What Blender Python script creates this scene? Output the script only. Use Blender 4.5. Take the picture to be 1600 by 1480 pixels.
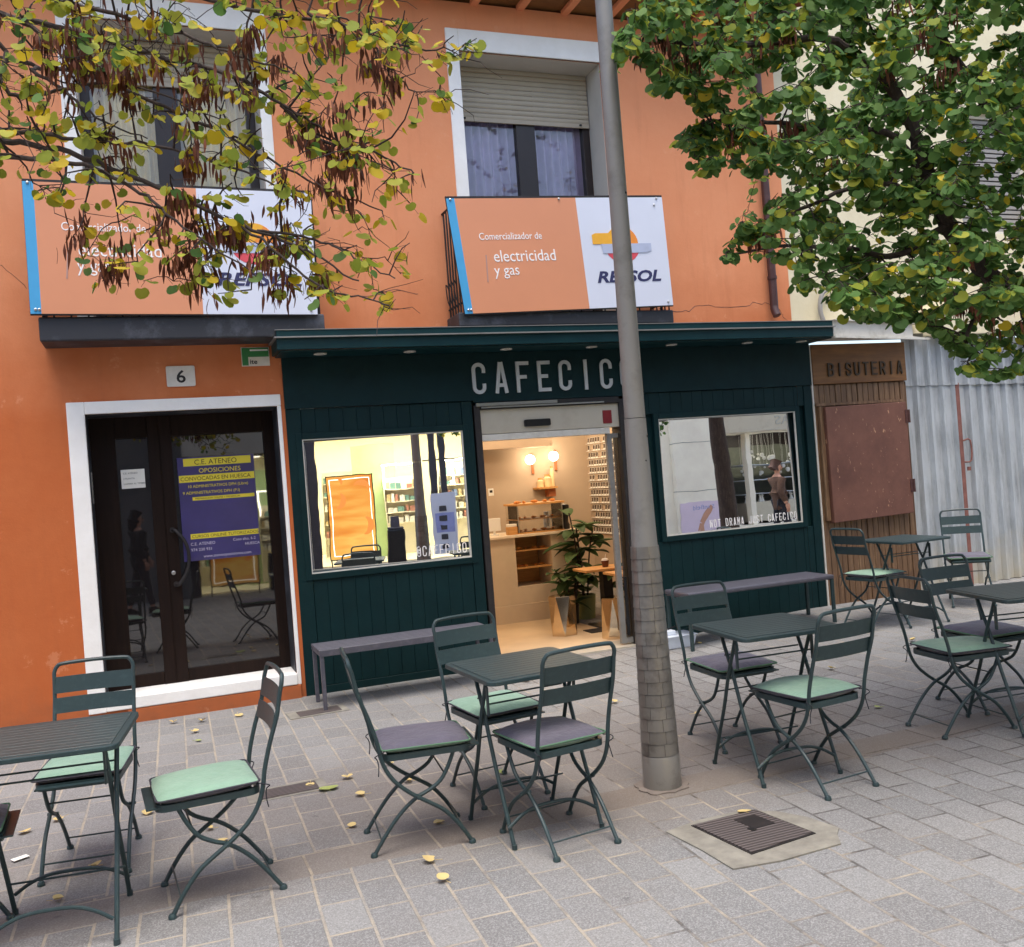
import bpy, bmesh, math, random
from mathutils import Vector, Matrix, Quaternion
from mathutils import noise as mnoise
random.seed(7)
R = math.radians
S = bpy.context.scene
for o in list(bpy.data.objects): bpy.data.objects.remove(o)
COL = S.collection

# ------------------------------------------------------------------ camera, world, sun, exposure
CAM = Vector((-1.01667, -7.60972, 1.6)); F = 1500.0
YAW, PIT, ROLL = 0.359643059, 0.001282740, -0.0753758683
def cam_axes():
    f = Vector((math.sin(YAW)*math.cos(PIT), math.cos(YAW)*math.cos(PIT), math.sin(PIT)))
    r = Vector((math.cos(YAW), -math.sin(YAW), 0)); u = r.cross(f)
    c, s = math.cos(ROLL), math.sin(ROLL)
    return c*r+s*u, -s*r+c*u, f
CR, CU, CF = cam_axes()
cd = bpy.data.cameras.new('camera'); cam = bpy.data.objects.new('camera', cd); COL.objects.link(cam)
m = Matrix((CR, CU, -CF)).transposed().to_4x4(); m.translation = CAM; cam.matrix_world = m
cd.sensor_fit = 'HORIZONTAL'; cd.sensor_width = 36.0; cd.lens = 36.0*F/1600.0; cd.clip_end = 300; cd.clip_start = .05
S.camera = cam
w = bpy.data.worlds.new('World'); S.world = w; w.use_nodes = True
wn = w.node_tree.nodes; bgn = wn['Background']; sky = wn.new('ShaderNodeTexSky'); sky.sky_type = 'NISHITA'; sky.sun_disc = False
sky.sun_elevation = R(74); sky.sun_rotation = R(200); sky.dust_density = 3.0; sky.ozone_density = .6
w.node_tree.links.new(sky.outputs[0], bgn.inputs[0]); bgn.inputs[1].default_value = 0.15
sd = bpy.data.lights.new('sun', 'SUN'); sd.energy = 1.1; sd.angle = R(32); sd.color = (1, .95, .88)
sun = bpy.data.objects.new('sun', sd); COL.objects.link(sun)
az = R(200); el = R(74)
sun.rotation_euler = Vector((math.sin(az)*math.cos(el), math.cos(az)*math.cos(el), math.sin(el))).to_track_quat('Z', 'Y').to_euler()
S.view_settings.view_transform = 'Standard'; S.view_settings.look = 'None'; S.view_settings.gamma = 1
S.view_settings.exposure = 1.25
S.render.engine = 'CYCLES'; S.cycles.max_bounces = 10; S.cycles.transparent_max_bounces = 12

def ray(px, py):
    return ((px-800)/F)*CR - ((py-740)/F)*CU + CF
def at(px, py, d):            # point seen at that pixel, d metres ahead (used to read positions off the survey of the place)
    return CAM + ray(px, py)*d
def gx(X, Y=0):
    t = min(max((X-2.7)/2.2, 0), 1); t = t*t*(3-2*t)*.6+t*.4
    s = min(max((Y+.95)/.8, 0), 1)
    return t*(.05+.065*s)

# ------------------------------------------------------------------ materials
def lin(c):
    return tuple((v/12.92 if v <= .04045 else ((v+.055)/1.055)**2.4) for v in c)
def rgb(r, g, b): return lin((r/255, g/255, b/255))
MATS = {}
class NT:
    def __init__(s, name):
        s.m = bpy.data.materials.new(name); s.m.use_nodes = True; s.t = s.m.node_tree; s.n = s.t.nodes; s.l = s.t.links
        s.p = s.n['Principled BSDF']; s.out = s.n['Material Output']; MATS[name] = s.m
    def new(s, t, **k):
        n = s.n.new(t)
        for a, b in k.items():
            if a.startswith('i_'):
                key = a[2:]; key = int(key) if key.isdigit() else key.replace('_', ' ')
                n.inputs[key].default_value = b
            else: setattr(n, a, b)
        return n
    def link(s, a, b): s.l.new(a, b)
    def coord(s, kind='Object', scale=(1, 1, 1), rot=(0, 0, 0)):
        tc = s.new('ShaderNodeTexCoord'); mp = s.new('ShaderNodeMapping'); mp.inputs['Scale'].default_value = scale; mp.inputs['Rotation'].default_value = rot
        s.link(tc.outputs[kind], mp.inputs[0]); return mp.outputs[0]
    def noise(s, vec, scale, detail=4, rough=.55):
        n = s.new('ShaderNodeTexNoise'); n.inputs['Scale'].default_value = scale; n.inputs['Detail'].default_value = detail; n.inputs['Roughness'].default_value = rough
        s.link(vec, n.inputs['Vector']); return n.outputs['Fac']
    def ramp(s, fac, stops):
        r = s.new('ShaderNodeValToRGB'); e = r.color_ramp.elements
        while len(e) < len(stops): e.new(.5)
        for i, (p, c) in enumerate(stops):
            e[i].position = p; e[i].color = (*c, 1) if len(c) == 3 else c
        s.link(fac, r.inputs[0]); return r.outputs[0]
    def mix(s, fac, a, b, mode='MIX'):
        n = s.new('ShaderNodeMix', data_type='RGBA', blend_type=mode)
        for sock, v in ((n.inputs[0], fac), (n.inputs[6], a), (n.inputs[7], b)):
            if hasattr(v, 'type') and hasattr(v, 'node'): s.link(v, sock)
            elif isinstance(v, (int, float)): sock.default_value = v
            else: sock.default_value = (*v, 1) if len(v) == 3 else v
        return n.outputs[2]
    def math(s, op, a, b=0.0, c=None):
        n = s.new('ShaderNodeMath', operation=op)
        for i, v in enumerate((a, b, c)):
            if v is None: continue
            if hasattr(v, 'node'): s.link(v, n.inputs[i])
            else: n.inputs[i].default_value = v
        return n.outputs[0]
    def bump(s, h, strength=.3, dist=.01, prev=None):
        b = s.new('ShaderNodeBump'); b.inputs['Strength'].default_value = strength; b.inputs['Distance'].default_value = dist
        s.link(h, b.inputs['Height'])
        if prev: s.link(prev, b.inputs['Normal'])
        s.link(b.outputs[0], s.p.inputs['Normal']); return b.outputs[0]
    def col(s, v):
        if hasattr(v, 'node'): s.link(v, s.p.inputs['Base Color'])
        else: s.p.inputs['Base Color'].default_value = (*v, 1)
def simple(name, c, rough=.6, metal=0, var=.12, scale=8, bump=0, bscale=60, coat=0, spec=None, stretch=(1, 1, 1)):
    n = NT(name); v = n.coord(scale=stretch); f = n.noise(v, scale, 5, .6)
    a = tuple(max(0, x*(1-var)) for x in c); b = tuple(min(1, x*(1+var)) for x in c)
    n.col(n.ramp(f, [(.3, a), (.7, b)])); n.p.inputs['Roughness'].default_value = rough; n.p.inputs['Metallic'].default_value = metal
    if spec is not None: n.p.inputs['Specular IOR Level'].default_value = spec
    if bump: n.bump(n.noise(v, bscale, 4, .6), bump, .004)
    if coat: n.p.inputs['Coat Weight'].default_value = coat
    return n.m
def emis(name, c, s):
    n = NT(name); n.col((0, 0, 0)); n.p.inputs['Emission Color'].default_value = (*c, 1); n.p.inputs['Emission Strength'].default_value = s
    v = n.coord(); f = n.noise(v, 3); n.link(n.mix(f, c, tuple(x*.92 for x in c)), n.p.inputs['Emission Color']); return n.m

def m_stucco():
    n = NT('orange_stucco'); v = n.coord()
    big = n.noise(v, .9, 5, .65); fine = n.noise(v, 14, 6, .65)
    a = rgb(184, 92, 40); b = rgb(192, 106, 56)
    c = n.ramp(big, [(.3, a), (.72, b)])
    c = n.mix(n.math('MULTIPLY', n.ramp(fine, [(.35, (0, 0, 0)), (.75, (1, 1, 1))]), .18), c, rgb(164, 78, 34))
    # light and shade put into the colour: paler above the shops, with a ragged edge
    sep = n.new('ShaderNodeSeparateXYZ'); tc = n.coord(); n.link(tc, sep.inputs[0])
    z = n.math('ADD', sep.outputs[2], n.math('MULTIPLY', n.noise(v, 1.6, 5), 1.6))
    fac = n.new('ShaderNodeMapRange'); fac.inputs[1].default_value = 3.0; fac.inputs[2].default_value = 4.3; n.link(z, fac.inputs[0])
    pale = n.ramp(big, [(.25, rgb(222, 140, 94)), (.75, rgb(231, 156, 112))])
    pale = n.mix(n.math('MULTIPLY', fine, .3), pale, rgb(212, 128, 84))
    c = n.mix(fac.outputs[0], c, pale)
    st = n.noise(n.coord(scale=(3, 3, .35)), 2.2, 5, .7)
    c = n.mix(n.math('MULTIPLY', n.ramp(st, [(.52, (0, 0, 0)), (.78, (1, 1, 1))]), .2), c, rgb(150, 80, 46))
    gr = n.new('ShaderNodeMapRange'); gr.inputs[1].default_value = .75; gr.inputs[2].default_value = .30; n.link(n.math('ADD', sep.outputs[2], n.math('MULTIPLY', n.noise(v, 7, 6, .75), .8)), gr.inputs[0])
    c = n.mix(n.math('MULTIPLY', gr.outputs[0], .5), c, rgb(120, 78, 54))
    pt = n.ramp(n.noise(v, 3.2, 7, .75), [(.60, (0, 0, 0)), (.63, (1, 1, 1))]); c = n.mix(n.math('MULTIPLY', pt, .22), c, rgb(232, 170, 130))
    n.col(c); n.p.inputs['Roughness'].default_value = .85
    h = n.noise(n.coord(scale=(1, 1, 1.6)), 4, 7, .6); b1 = n.bump(h, .16, .02)
    n.bump(n.noise(v, 60, 5, .7), .35, .003, b1)
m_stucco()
def m_paint(name, c1, c2, rough=.55, sc=3, b=.15, spec=.4):
    n = NT(name); v = n.coord(); n.col(n.ramp(n.noise(v, sc, 6, .65), [(.3, c1), (.75, c2)])); n.p.inputs['Roughness'].default_value = rough; n.p.inputs['Specular IOR Level'].default_value = spec
    n.bump(n.noise(v, 30, 4), b, .006)
m_paint('white_plaster', rgb(234, 231, 225), rgb(246, 244, 240), .8, 4, .4)
m_paint('cream_plaster', rgb(214, 202, 168), rgb(232, 222, 192), .85, 1.5, .4)
m_paint('soffit_grey', rgb(190, 186, 178), rgb(205, 200, 190), .8)
m_paint('dark_green_paint', rgb(7, 34, 36), rgb(13, 44, 46), .55, 5, .2, .18)
m_paint('fascia_green', rgb(6, 42, 46), rgb(14, 54, 57), .45, 4, .1, .25)
def m_dirty_metal(name, base, dirt, rough=.5, metal=0, sc=7):
    n = NT(name); v = n.coord(); f = n.noise(v, sc, 7, .7)
    n.col(n.mix(n.ramp(f, [(.5, (0, 0, 0)), (.72, (1, 1, 1))]), base, dirt)); n.p.inputs['Roughness'].default_value = rough; n.p.inputs['Metallic'].default_value = metal
    n.bump(n.noise(v, 40, 3), .15, .003)
m_dirty_metal('slab_dark', rgb(40, 42, 48), rgb(86, 88, 96), .55, 0, 4)
m_dirty_metal('furniture_green', rgb(42, 60, 62), rgb(52, 72, 73), .42, 0, 30)
m_dirty_metal('post_scales', rgb(126, 122, 116), rgb(96, 90, 84), .38, .4, 9)
m_dirty_metal('bench_grey', rgb(78, 77, 86), rgb(98, 96, 106), .4, 0, 20)
m_dirty_metal('post_grey', rgb(132, 130, 126), rgb(116, 113, 108), .5, .2, 6)
m_dirty_metal('post_base', rgb(132, 129, 124), rgb(104, 98, 92), .4, .3, 8)
m_dirty_metal('iron_dark', rgb(30, 26, 26), rgb(48, 40, 38), .6, 0, 12)
m_dirty_metal('brown_pipe', rgb(70, 42, 40), rgb(92, 60, 54), .5)
m_dirty_metal('white_metal', rgb(206, 202, 192), rgb(176, 170, 156), .5, 0, 5)
m_dirty_metal('steel_header', rgb(196, 188, 172), rgb(182, 172, 154), .35, .25, 3)
def m_corr():
    n = NT('corrugated_steel'); v = n.coord(); vs = n.coord(scale=(3, 3, .4))
    c = n.ramp(n.noise(v, 2, 5), [(.3, rgb(172, 177, 180)), (.75, rgb(194, 199, 202))])
    c = n.mix(n.math('MULTIPLY', n.ramp(n.noise(vs, 5, 7, .75), [(.46, (0, 0, 0)), (.72, (1, 1, 1))]), .75), c, rgb(120, 124, 126))
    sep = n.new('ShaderNodeSeparateXYZ'); n.link(v, sep.inputs[0])
    z = n.math('ADD', sep.outputs[2], n.math('MULTIPLY', n.noise(v, 6, 5), .8))
    mr = n.new('ShaderNodeMapRange'); mr.inputs[1].default_value = 1.0; mr.inputs[2].default_value = .42; n.link(z, mr.inputs[0])
    c = n.mix(n.math('MULTIPLY', mr.outputs[0], .7), c, rgb(190, 178, 150))
    n.col(c); n.p.inputs['Roughness'].default_value = .5; n.p.inputs['Metallic'].default_value = .15
m_corr()
def tune():      # worn edges and small chips on the painted furniture; each scale of the post sleeve has its own tone
    m_ = MATS['furniture_green']; t = m_.node_tree; p = t.nodes['Principled BSDF']; src = p.inputs['Base Color'].links[0].from_socket
    nz = t.nodes.new('ShaderNodeTexNoise'); nz.inputs['Scale'].default_value = 38; nz.inputs['Detail'].default_value = 5; nz.inputs['Roughness'].default_value = .8
    tc = t.nodes.new('ShaderNodeTexCoord'); t.links.new(tc.outputs['Object'], nz.inputs['Vector']); rp = t.nodes.new('ShaderNodeValToRGB'); rp.color_ramp.elements[0].position = .66; rp.color_ramp.elements[1].position = .69; t.links.new(nz.outputs['Fac'], rp.inputs[0])
    mx = t.nodes.new('ShaderNodeMix'); mx.data_type = 'RGBA'; ml = t.nodes.new('ShaderNodeMath'); ml.operation = 'MULTIPLY'; ml.inputs[1].default_value = .5; t.links.new(rp.outputs[0], ml.inputs[0]); t.links.new(ml.outputs[0], mx.inputs[0]); t.links.new(src, mx.inputs[6]); mx.inputs[7].default_value = (*rgb(104, 112, 108), 1); t.links.new(mx.outputs[2], p.inputs['Base Color'])
    m_ = MATS['post_scales']; t = m_.node_tree; p = t.nodes['Principled BSDF']; src = p.inputs['Base Color'].links[0].from_socket; g = t.nodes.new('ShaderNodeNewGeometry'); rp = t.nodes.new('ShaderNodeValToRGB')
    rp.color_ramp.elements[0].color = (.55, .55, .55, 1); rp.color_ramp.elements[1].color = (1.15, 1.15, 1.15, 1); t.links.new(g.outputs['Random Per Island'], rp.inputs[0]); mx = t.nodes.new('ShaderNodeMix'); mx.data_type = 'RGBA'; mx.blend_type = 'MULTIPLY'; mx.inputs[0].default_value = .4; t.links.new(src, mx.inputs[6]); t.links.new(rp.outputs[0], mx.inputs[7]); t.links.new(mx.outputs[2], p.inputs['Base Color'])
tune()
def m_wood(name, c1, c2, c3, sc=(18, 18, 1.2), rough=.6, dist=2.5):
    n = NT(name); v = n.coord(scale=sc); f = n.noise(v, 2.5, 8, .65); g = n.noise(n.coord(), 2.2, 5, .7)
    c = n.ramp(f, [(.25, c1), (.55, c2), (.8, c3)]); c = n.mix(n.math('MULTIPLY', n.ramp(g, [(.45, (0, 0, 0)), (.75, (1, 1, 1))]), .55), c, c1)
    n.col(c); n.p.inputs['Roughness'].default_value = rough; n.bump(f, .3, .004)
m_wood('weathered_wood', rgb(74, 52, 36), rgb(120, 90, 62), rgb(156, 130, 100))
m_wood('header_wood', rgb(98, 62, 30), rgb(124, 84, 42), rgb(140, 98, 54), (1.5, 8, 12))
m_wood('dark_door_wood', rgb(22, 13, 10), rgb(33, 21, 16), rgb(42, 28, 22)); MATS['dark_door_wood'].node_tree.nodes['Principled BSDF'].inputs['Specular IOR Level'].default_value = .15
m_wood('light_wood', rgb(176, 124, 66), rgb(204, 152, 90), rgb(220, 172, 110), (2, 18, 18))
m_wood('bark', rgb(46, 37, 33), rgb(70, 58, 52), rgb(94, 82, 74), (20, 20, 4), .9)
def m_board():
    n = NT('red_brown_board'); v = n.coord(); c = n.ramp(n.noise(v, 3, 6, .7), [(.3, rgb(92, 57, 46)), (.75, rgb(120, 79, 63))])
    for s, lo, hi, colr in ((9, .66, .7, rgb(196, 150, 116)), (26, .69, .72, rgb(206, 170, 140))):
        sc = n.noise(n.coord(scale=(1, 1, 2.0) if s == 26 else (2.2, 1, 1)), s, 3, .8)
        c = n.mix(n.math('MULTIPLY', n.ramp(sc, [(lo, (0, 0, 0)), (hi, (1, 1, 1))]), .75), c, colr)
    n.col(c); n.p.inputs['Roughness'].default_value = .6; n.bump(n.noise(v, 30, 5), .2, .004)
m_board()
def m_paving():
    n = NT('granite_paving')
    tc = n.new('ShaderNodeTexCoord'); P = tc.outputs['Object']
    sep = n.new('ShaderNodeSeparateXYZ'); n.link(P, sep.inputs[0])
    wob = n.new('ShaderNodeTexNoise'); wob.inputs['Scale'].default_value = 2.2; wob.inputs['Detail'].default_value = 3; n.link(P, wob.inputs['Vector'])
    vm = n.new('ShaderNodeVectorMath', operation='MULTIPLY_ADD'); n.link(wob.outputs['Color'], vm.inputs[0]); vm.inputs[1].default_value = (.012, .012, 0); n.link(P, vm.inputs[2])
    def brick(ang, bw, rh, off, loc=(0, 0, 0)):
        mp = n.new('ShaderNodeMapping', vector_type='POINT'); mp.inputs['Rotation'].default_value = (0, 0, R(ang)); mp.inputs['Location'].default_value = loc
        n.link(vm.outputs[0], mp.inputs[0]); b = n.new('ShaderNodeTexBrick', offset=off, offset_frequency=2)
        n.link(mp.outputs[0], b.inputs['Vector']); b.inputs['Scale'].default_value = 1; b.inputs['Brick Width'].default_value = bw; b.inputs['Row Height'].default_value = rh
        b.inputs['Mortar Size'].default_value = .0075; b.inputs['Mortar Smooth'].default_value = .35; b.inputs['Bias'].default_value = -.1
        b.inputs['Color1'].default_value = (0, 0, 0, 1); b.inputs['Color2'].default_value = (1, 1, 1, 1); b.inputs['Mortar'].default_value = (.5, .5, .5, 1)
        return b
    A = brick(92.5, .265, .165, .42, (0, .02, 0)); B = brick(-1, .56, .265, .5, (0, .10, 0)); Cc = brick(91, .27, .17, .5, (.1, .05, 0))
    y = n.math('ADD', sep.outputs[1], n.math('MULTIPLY', sep.outputs[0], .0))
    band = n.math('MULTIPLY', n.math('GREATER_THAN', y, -3.54), n.math('LESS_THAN', y, -3.285))
    back = n.math('GREATER_THAN', y, -3.285)
    colA = n.mix(back, A.outputs['Color'], Cc.outputs['Color']); colA = n.mix(band, colA, B.outputs['Color'])
    facm = n.mix(back, A.outputs['Fac'], Cc.outputs['Fac']); facm = n.mix(band, facm, B.outputs['Fac'])
    stone = n.ramp(colA, [(0, rgb(113, 113, 112)), (.5, rgb(123, 123, 122)), (1, rgb(135, 135, 133))])
    sp = n.new('ShaderNodeTexVoronoi'); sp.inputs['Scale'].default_value = 210; n.link(P, sp.inputs['Vector'])
    stone = n.mix(n.math('MULTIPLY', n.ramp(sp.outputs['Color'], [(.35, (0, 0, 0)), (.9, (1, 1, 1))]), .42), stone, rgb(182, 181, 180))
    stone = n.mix(n.math('MULTIPLY', n.ramp(n.noise(P, 130, 3, .8), [(.5, (0, 0, 0)), (.7, (1, 1, 1))]), .55), stone, rgb(80, 79, 78))
    g = n.noise(P, .7, 6, .62); warm = n.ramp(g, [(.42, (0, 0, 0)), (.66, (1, 1, 1))])
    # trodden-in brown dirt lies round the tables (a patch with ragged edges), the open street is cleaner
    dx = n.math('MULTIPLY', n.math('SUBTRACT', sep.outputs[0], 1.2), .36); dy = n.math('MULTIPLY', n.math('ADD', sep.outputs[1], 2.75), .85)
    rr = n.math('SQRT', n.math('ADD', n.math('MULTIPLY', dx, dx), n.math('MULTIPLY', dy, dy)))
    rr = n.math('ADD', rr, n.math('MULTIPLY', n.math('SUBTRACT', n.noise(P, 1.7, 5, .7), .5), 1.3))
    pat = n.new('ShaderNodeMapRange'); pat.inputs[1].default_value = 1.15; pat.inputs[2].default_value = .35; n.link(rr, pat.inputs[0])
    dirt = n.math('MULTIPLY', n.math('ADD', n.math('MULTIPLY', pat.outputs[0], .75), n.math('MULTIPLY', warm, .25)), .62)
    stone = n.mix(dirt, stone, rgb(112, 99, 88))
    stone = n.mix(n.math('MULTIPLY', band, .38), stone, rgb(116, 101, 86))
    spots = n.ramp(n.noise(P, 9, 3, .5), [(.70, (0, 0, 0)), (.74, (1, 1, 1))]); stone = n.mix(n.math('MULTIPLY', spots, .45), stone, rgb(74, 72, 72))
    jn = n.ramp(n.math('ADD', n.noise(P, 2.6, 5, .7), n.math('MULTIPLY', n.math('SUBTRACT', n.math('MULTIPLY', sep.outputs[0], .09), .10), n.math('LESS_THAN', sep.outputs[0], 3.5))), [(.40, rgb(172, 160, 140)), (.52, rgb(132, 122, 108)), (.60, rgb(58, 50, 45))])
    jf = n.math('MULTIPLY', facm, n.ramp(n.noise(P, 5, 5, .75), [(.36, (.2, .2, .2)), (.60, (.75, .75, .75))]))
    n.col(n.mix(jf, stone, jn)); n.p.inputs['Roughness'].default_value = .78; n.p.inputs['Specular IOR Level'].default_value = .3
    b1 = n.bump(n.math('SUBTRACT', 1.0, facm), .6, .004); n.bump(n.noise(P, 60, 5, .7), .3, .003, b1)
m_paving()
m_paint('concrete', rgb(112, 108, 100), rgb(150, 146, 134), .9, 9, .5)
def m_cover():
    n = NT('cast_iron_cover'); v = n.coord(); w_ = n.new('ShaderNodeTexWave', bands_direction='Y'); w_.inputs['Scale'].default_value = 14; n.link(v, w_.inputs['Vector'])
    c = n.ramp(w_.outputs['Fac'], [(.2, rgb(66, 58, 56)), (.8, rgb(112, 104, 102))]); c = n.mix(n.ramp(n.noise(v, 14, 6, .8), [(.6, (0, 0, 0)), (.75, (1, 1, 1))]), c, rgb(96, 84, 78))
    n.col(c); n.p.inputs['Roughness'].default_value = .55; n.p.inputs['Metallic'].default_value = .3; n.bump(w_.outputs['Fac'], .6, .004)
m_cover()
def m_fabric(name, c1, c2):
    n = NT(name); v = n.coord(); n.col(n.ramp(n.noise(v, 7, 5, .7), [(.3, c1), (.75, c2)])); n.p.inputs['Roughness'].default_value = .9; n.p.inputs['Sheen Weight'].default_value = .2
    b = n.bump(n.noise(v, 9, 5, .6), .7, .02); n.bump(n.noise(v, 420, 2), .25, .002, b)
m_fabric('green_fabric', rgb(120, 152, 130), rgb(138, 170, 148))
m_fabric('grey_fabric', rgb(84, 80, 92), rgb(100, 96, 110))
simple('piping_green', rgb(92, 128, 100), .9); simple('piping_grey', rgb(60, 58, 66), .9); simple('cord_dark', rgb(40, 42, 48), .9)
def m_leaf(name, c1, c2, c3, tr=.35):
    n = NT(name); v = n.coord(); g = n.new('ShaderNodeNewGeometry')
    c = n.ramp(g.outputs['Random Per Island'], [(0, c1), (.5, c2), (1, c3)]); c = n.mix(n.math('MULTIPLY', n.noise(v, 22, 4), .35), c, c1)
    n.col(c); n.p.inputs['Roughness'].default_value = .6; n.p.inputs['Specular IOR Level'].default_value = .2
    t = n.new('ShaderNodeBsdfTranslucent'); n.link(c, t.inputs[0]); mx = n.new('ShaderNodeMixShader'); mx.inputs[0].default_value = tr
    n.link(n.p.outputs[0], mx.inputs[1]); n.link(t.outputs[0], mx.inputs[2]); n.link(mx.outputs[0], n.out.inputs[0])
m_leaf('leaf_green', rgb(66, 98, 48), rgb(92, 128, 64), rgb(126, 154, 84), .42)
m_leaf('leaf_lime', rgb(128, 144, 48), rgb(162, 168, 62), rgb(190, 186, 78), .45)
m_leaf('leaf_yellow', rgb(172, 150, 30), rgb(204, 178, 40), rgb(214, 190, 70), .45)
m_leaf('pod_brown', rgb(74, 40, 28), rgb(102, 58, 40), rgb(128, 78, 54), .1)
m_leaf('pod_tan', rgb(100, 58, 42), rgb(124, 74, 56), rgb(140, 92, 70), .1)
m_leaf('dry_leaf', rgb(200, 176, 112), rgb(214, 192, 134), rgb(196, 168, 116), .1)
m_leaf('dry_leaf_green', rgb(150, 160, 90), rgb(160, 170, 100), rgb(170, 180, 110), .1)
m_leaf('plant_leaf', rgb(50, 72, 40), rgb(70, 94, 54), rgb(90, 112, 70), .15)
simple('twig', rgb(52, 38, 34), .85)
simple('banner_orange', rgb(212, 142, 104), .45, var=.03, scale=2); simple('banner_white', rgb(212, 216, 228), .4, var=.03, scale=2); simple('banner_blue', rgb(70, 158, 206), .45, var=.04)
simple('ink_white', rgb(240, 236, 232), .5, var=.03); simple('ink_navy', rgb(44, 46, 88), .5, var=.05); simple('logo_yellow', rgb(232, 170, 48), .45, var=.06); simple('logo_orange', rgb(232, 140, 52), .45, var=.05)
simple('logo_red', rgb(212, 76, 86), .45, var=.06); simple('logo_silver', rgb(176, 184, 206), .35, var=.08); simple('ink_grey', rgb(176, 140, 128), .5, var=.03)
simple('letter_steel', rgb(196, 198, 198), .4, .3, var=.08); simple('brass_text', rgb(64, 50, 34), .5, .3, var=.3, scale=30)
simple('enamel_white', rgb(216, 210, 200), .35, var=.08, scale=20, bump=.1); simple('ink_black', rgb(26, 24, 24), .5)
simple('plaque_green', rgb(38, 122, 62), .4, var=.06); simple('paper', rgb(232, 230, 222), .8, var=.03); simple('poster_purple', rgb(54, 48, 106), .35, var=.15, scale=4); simple('poster_yellow', rgb(224, 206, 58), .4, var=.04)
simple('ink_lilac', rgb(196, 190, 214), .5)
simple('curtain_lilac', rgb(198, 184, 214), .85, var=.1, bump=.1); simple('curtain_cream', rgb(252, 230, 170), .85, var=.1); simple('shutter_beige', rgb(176, 164, 144), .6, var=.05); simple('shutter_grey', rgb(150, 146, 140), .6, var=.06)
simple('brown_frame', rgb(42, 32, 30), .4); simple('tile_clay', rgb(184, 96, 66), .8, var=.25, scale=12, bump=.3); simple('black_plastic', rgb(18, 18, 20), .35); simple('alu', rgb(176, 176, 176), .3, .85, var=.05)
simple('sticker_red', rgb(124, 22, 30), .4); simple('white_plastic', rgb(226, 226, 222), .4, var=.03)
simple('cafe_wall', rgb(184, 164, 142), .85, var=.04, scale=2, bump=.1); simple('cafe_floor', rgb(214, 190, 156), .4, var=.06, scale=5); simple('counter_face', rgb(206, 190, 166), .6, var=.04); simple('counter_top', rgb(226, 212, 190), .4, var=.05)
simple('pastry', rgb(196, 126, 52), .6, var=.4, scale=60, bump=.4, bscale=90); simple('terracotta', rgb(176, 104, 62), .7); simple('pot_green', rgb(126, 138, 92), .7); simple('mirror_steel', rgb(214, 196, 170), .08, 1, var=.05); simple('mat_dark', rgb(44, 38, 34), .95)
simple('photo_print', rgb(84, 66, 54), .5, var=.6, scale=24); simple('cup_brown', rgb(96, 50, 28), .4); simple('opal_cream', rgb(222, 196, 150), .5); simple('tub_plastic', rgb(214, 222, 234), .3, var=.04)
simple('grinder_blue', rgb(150, 164, 184), .3)
simple('skin', rgb(206, 152, 124), .6, var=.06); simple('hair_brown', rgb(84, 60, 50), .8, var=.25, scale=40); simple('beard_grey', rgb(186, 178, 168), .9); simple('coat_brown', rgb(86, 62, 48), .9, var=.25, scale=25, bump=.4); simple('coat_black', rgb(20, 20, 22), .9); simple('trousers_dark', rgb(38, 38, 46), .9); simple('shoe_black', rgb(24, 22, 22), .5); simple('jeans', rgb(46, 54, 76), .9)
simple('bag_blue', rgb(60, 92, 170), .5)
def m_glass(name, tint, refl, rough=.01, base=(0, 0, 0), opaque=False):
    n = NT(name); v = n.coord(); lw = n.new('ShaderNodeFresnel'); lw.inputs[0].default_value = 1.45
    gl = n.new('ShaderNodeBsdfGlossy'); gl.inputs['Roughness'].default_value = rough; gl.inputs['Color'].default_value = (1, 1, 1, 1)
    wv = n.new('ShaderNodeBump'); wv.inputs['Strength'].default_value = .03; wv.inputs['Distance'].default_value = .01; n.link(n.noise(v, 3, 2), wv.inputs['Height']); n.link(wv.outputs[0], gl.inputs['Normal'])
    if opaque:
        tb = n.new('ShaderNodeBsdfDiffuse'); tb.inputs[0].default_value = (*base, 1)
    else:
        tb = n.new('ShaderNodeBsdfTransparent'); tb.inputs[0].default_value = (*tint, 1)
    f = n.math('MAXIMUM', lw.outputs[0], refl); mx = n.new('ShaderNodeMixShader'); n.link(f, mx.inputs[0]); n.link(tb.outputs[0], mx.inputs[1]); n.link(gl.outputs[0], mx.inputs[2]); n.link(mx.outputs[0], n.out.inputs[0])
m_glass('clear_glass', (.95, .95, .93), .04)
m_glass('dark_glass', (0, 0, 0), .11, .02, (.012, .01, .01), True)
m_glass('window_glass', (.96, .96, .96), .05)
m_glass('mirror_glass', (0, 0, 0), .94, .004, (.05, .05, .05), True)

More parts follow.
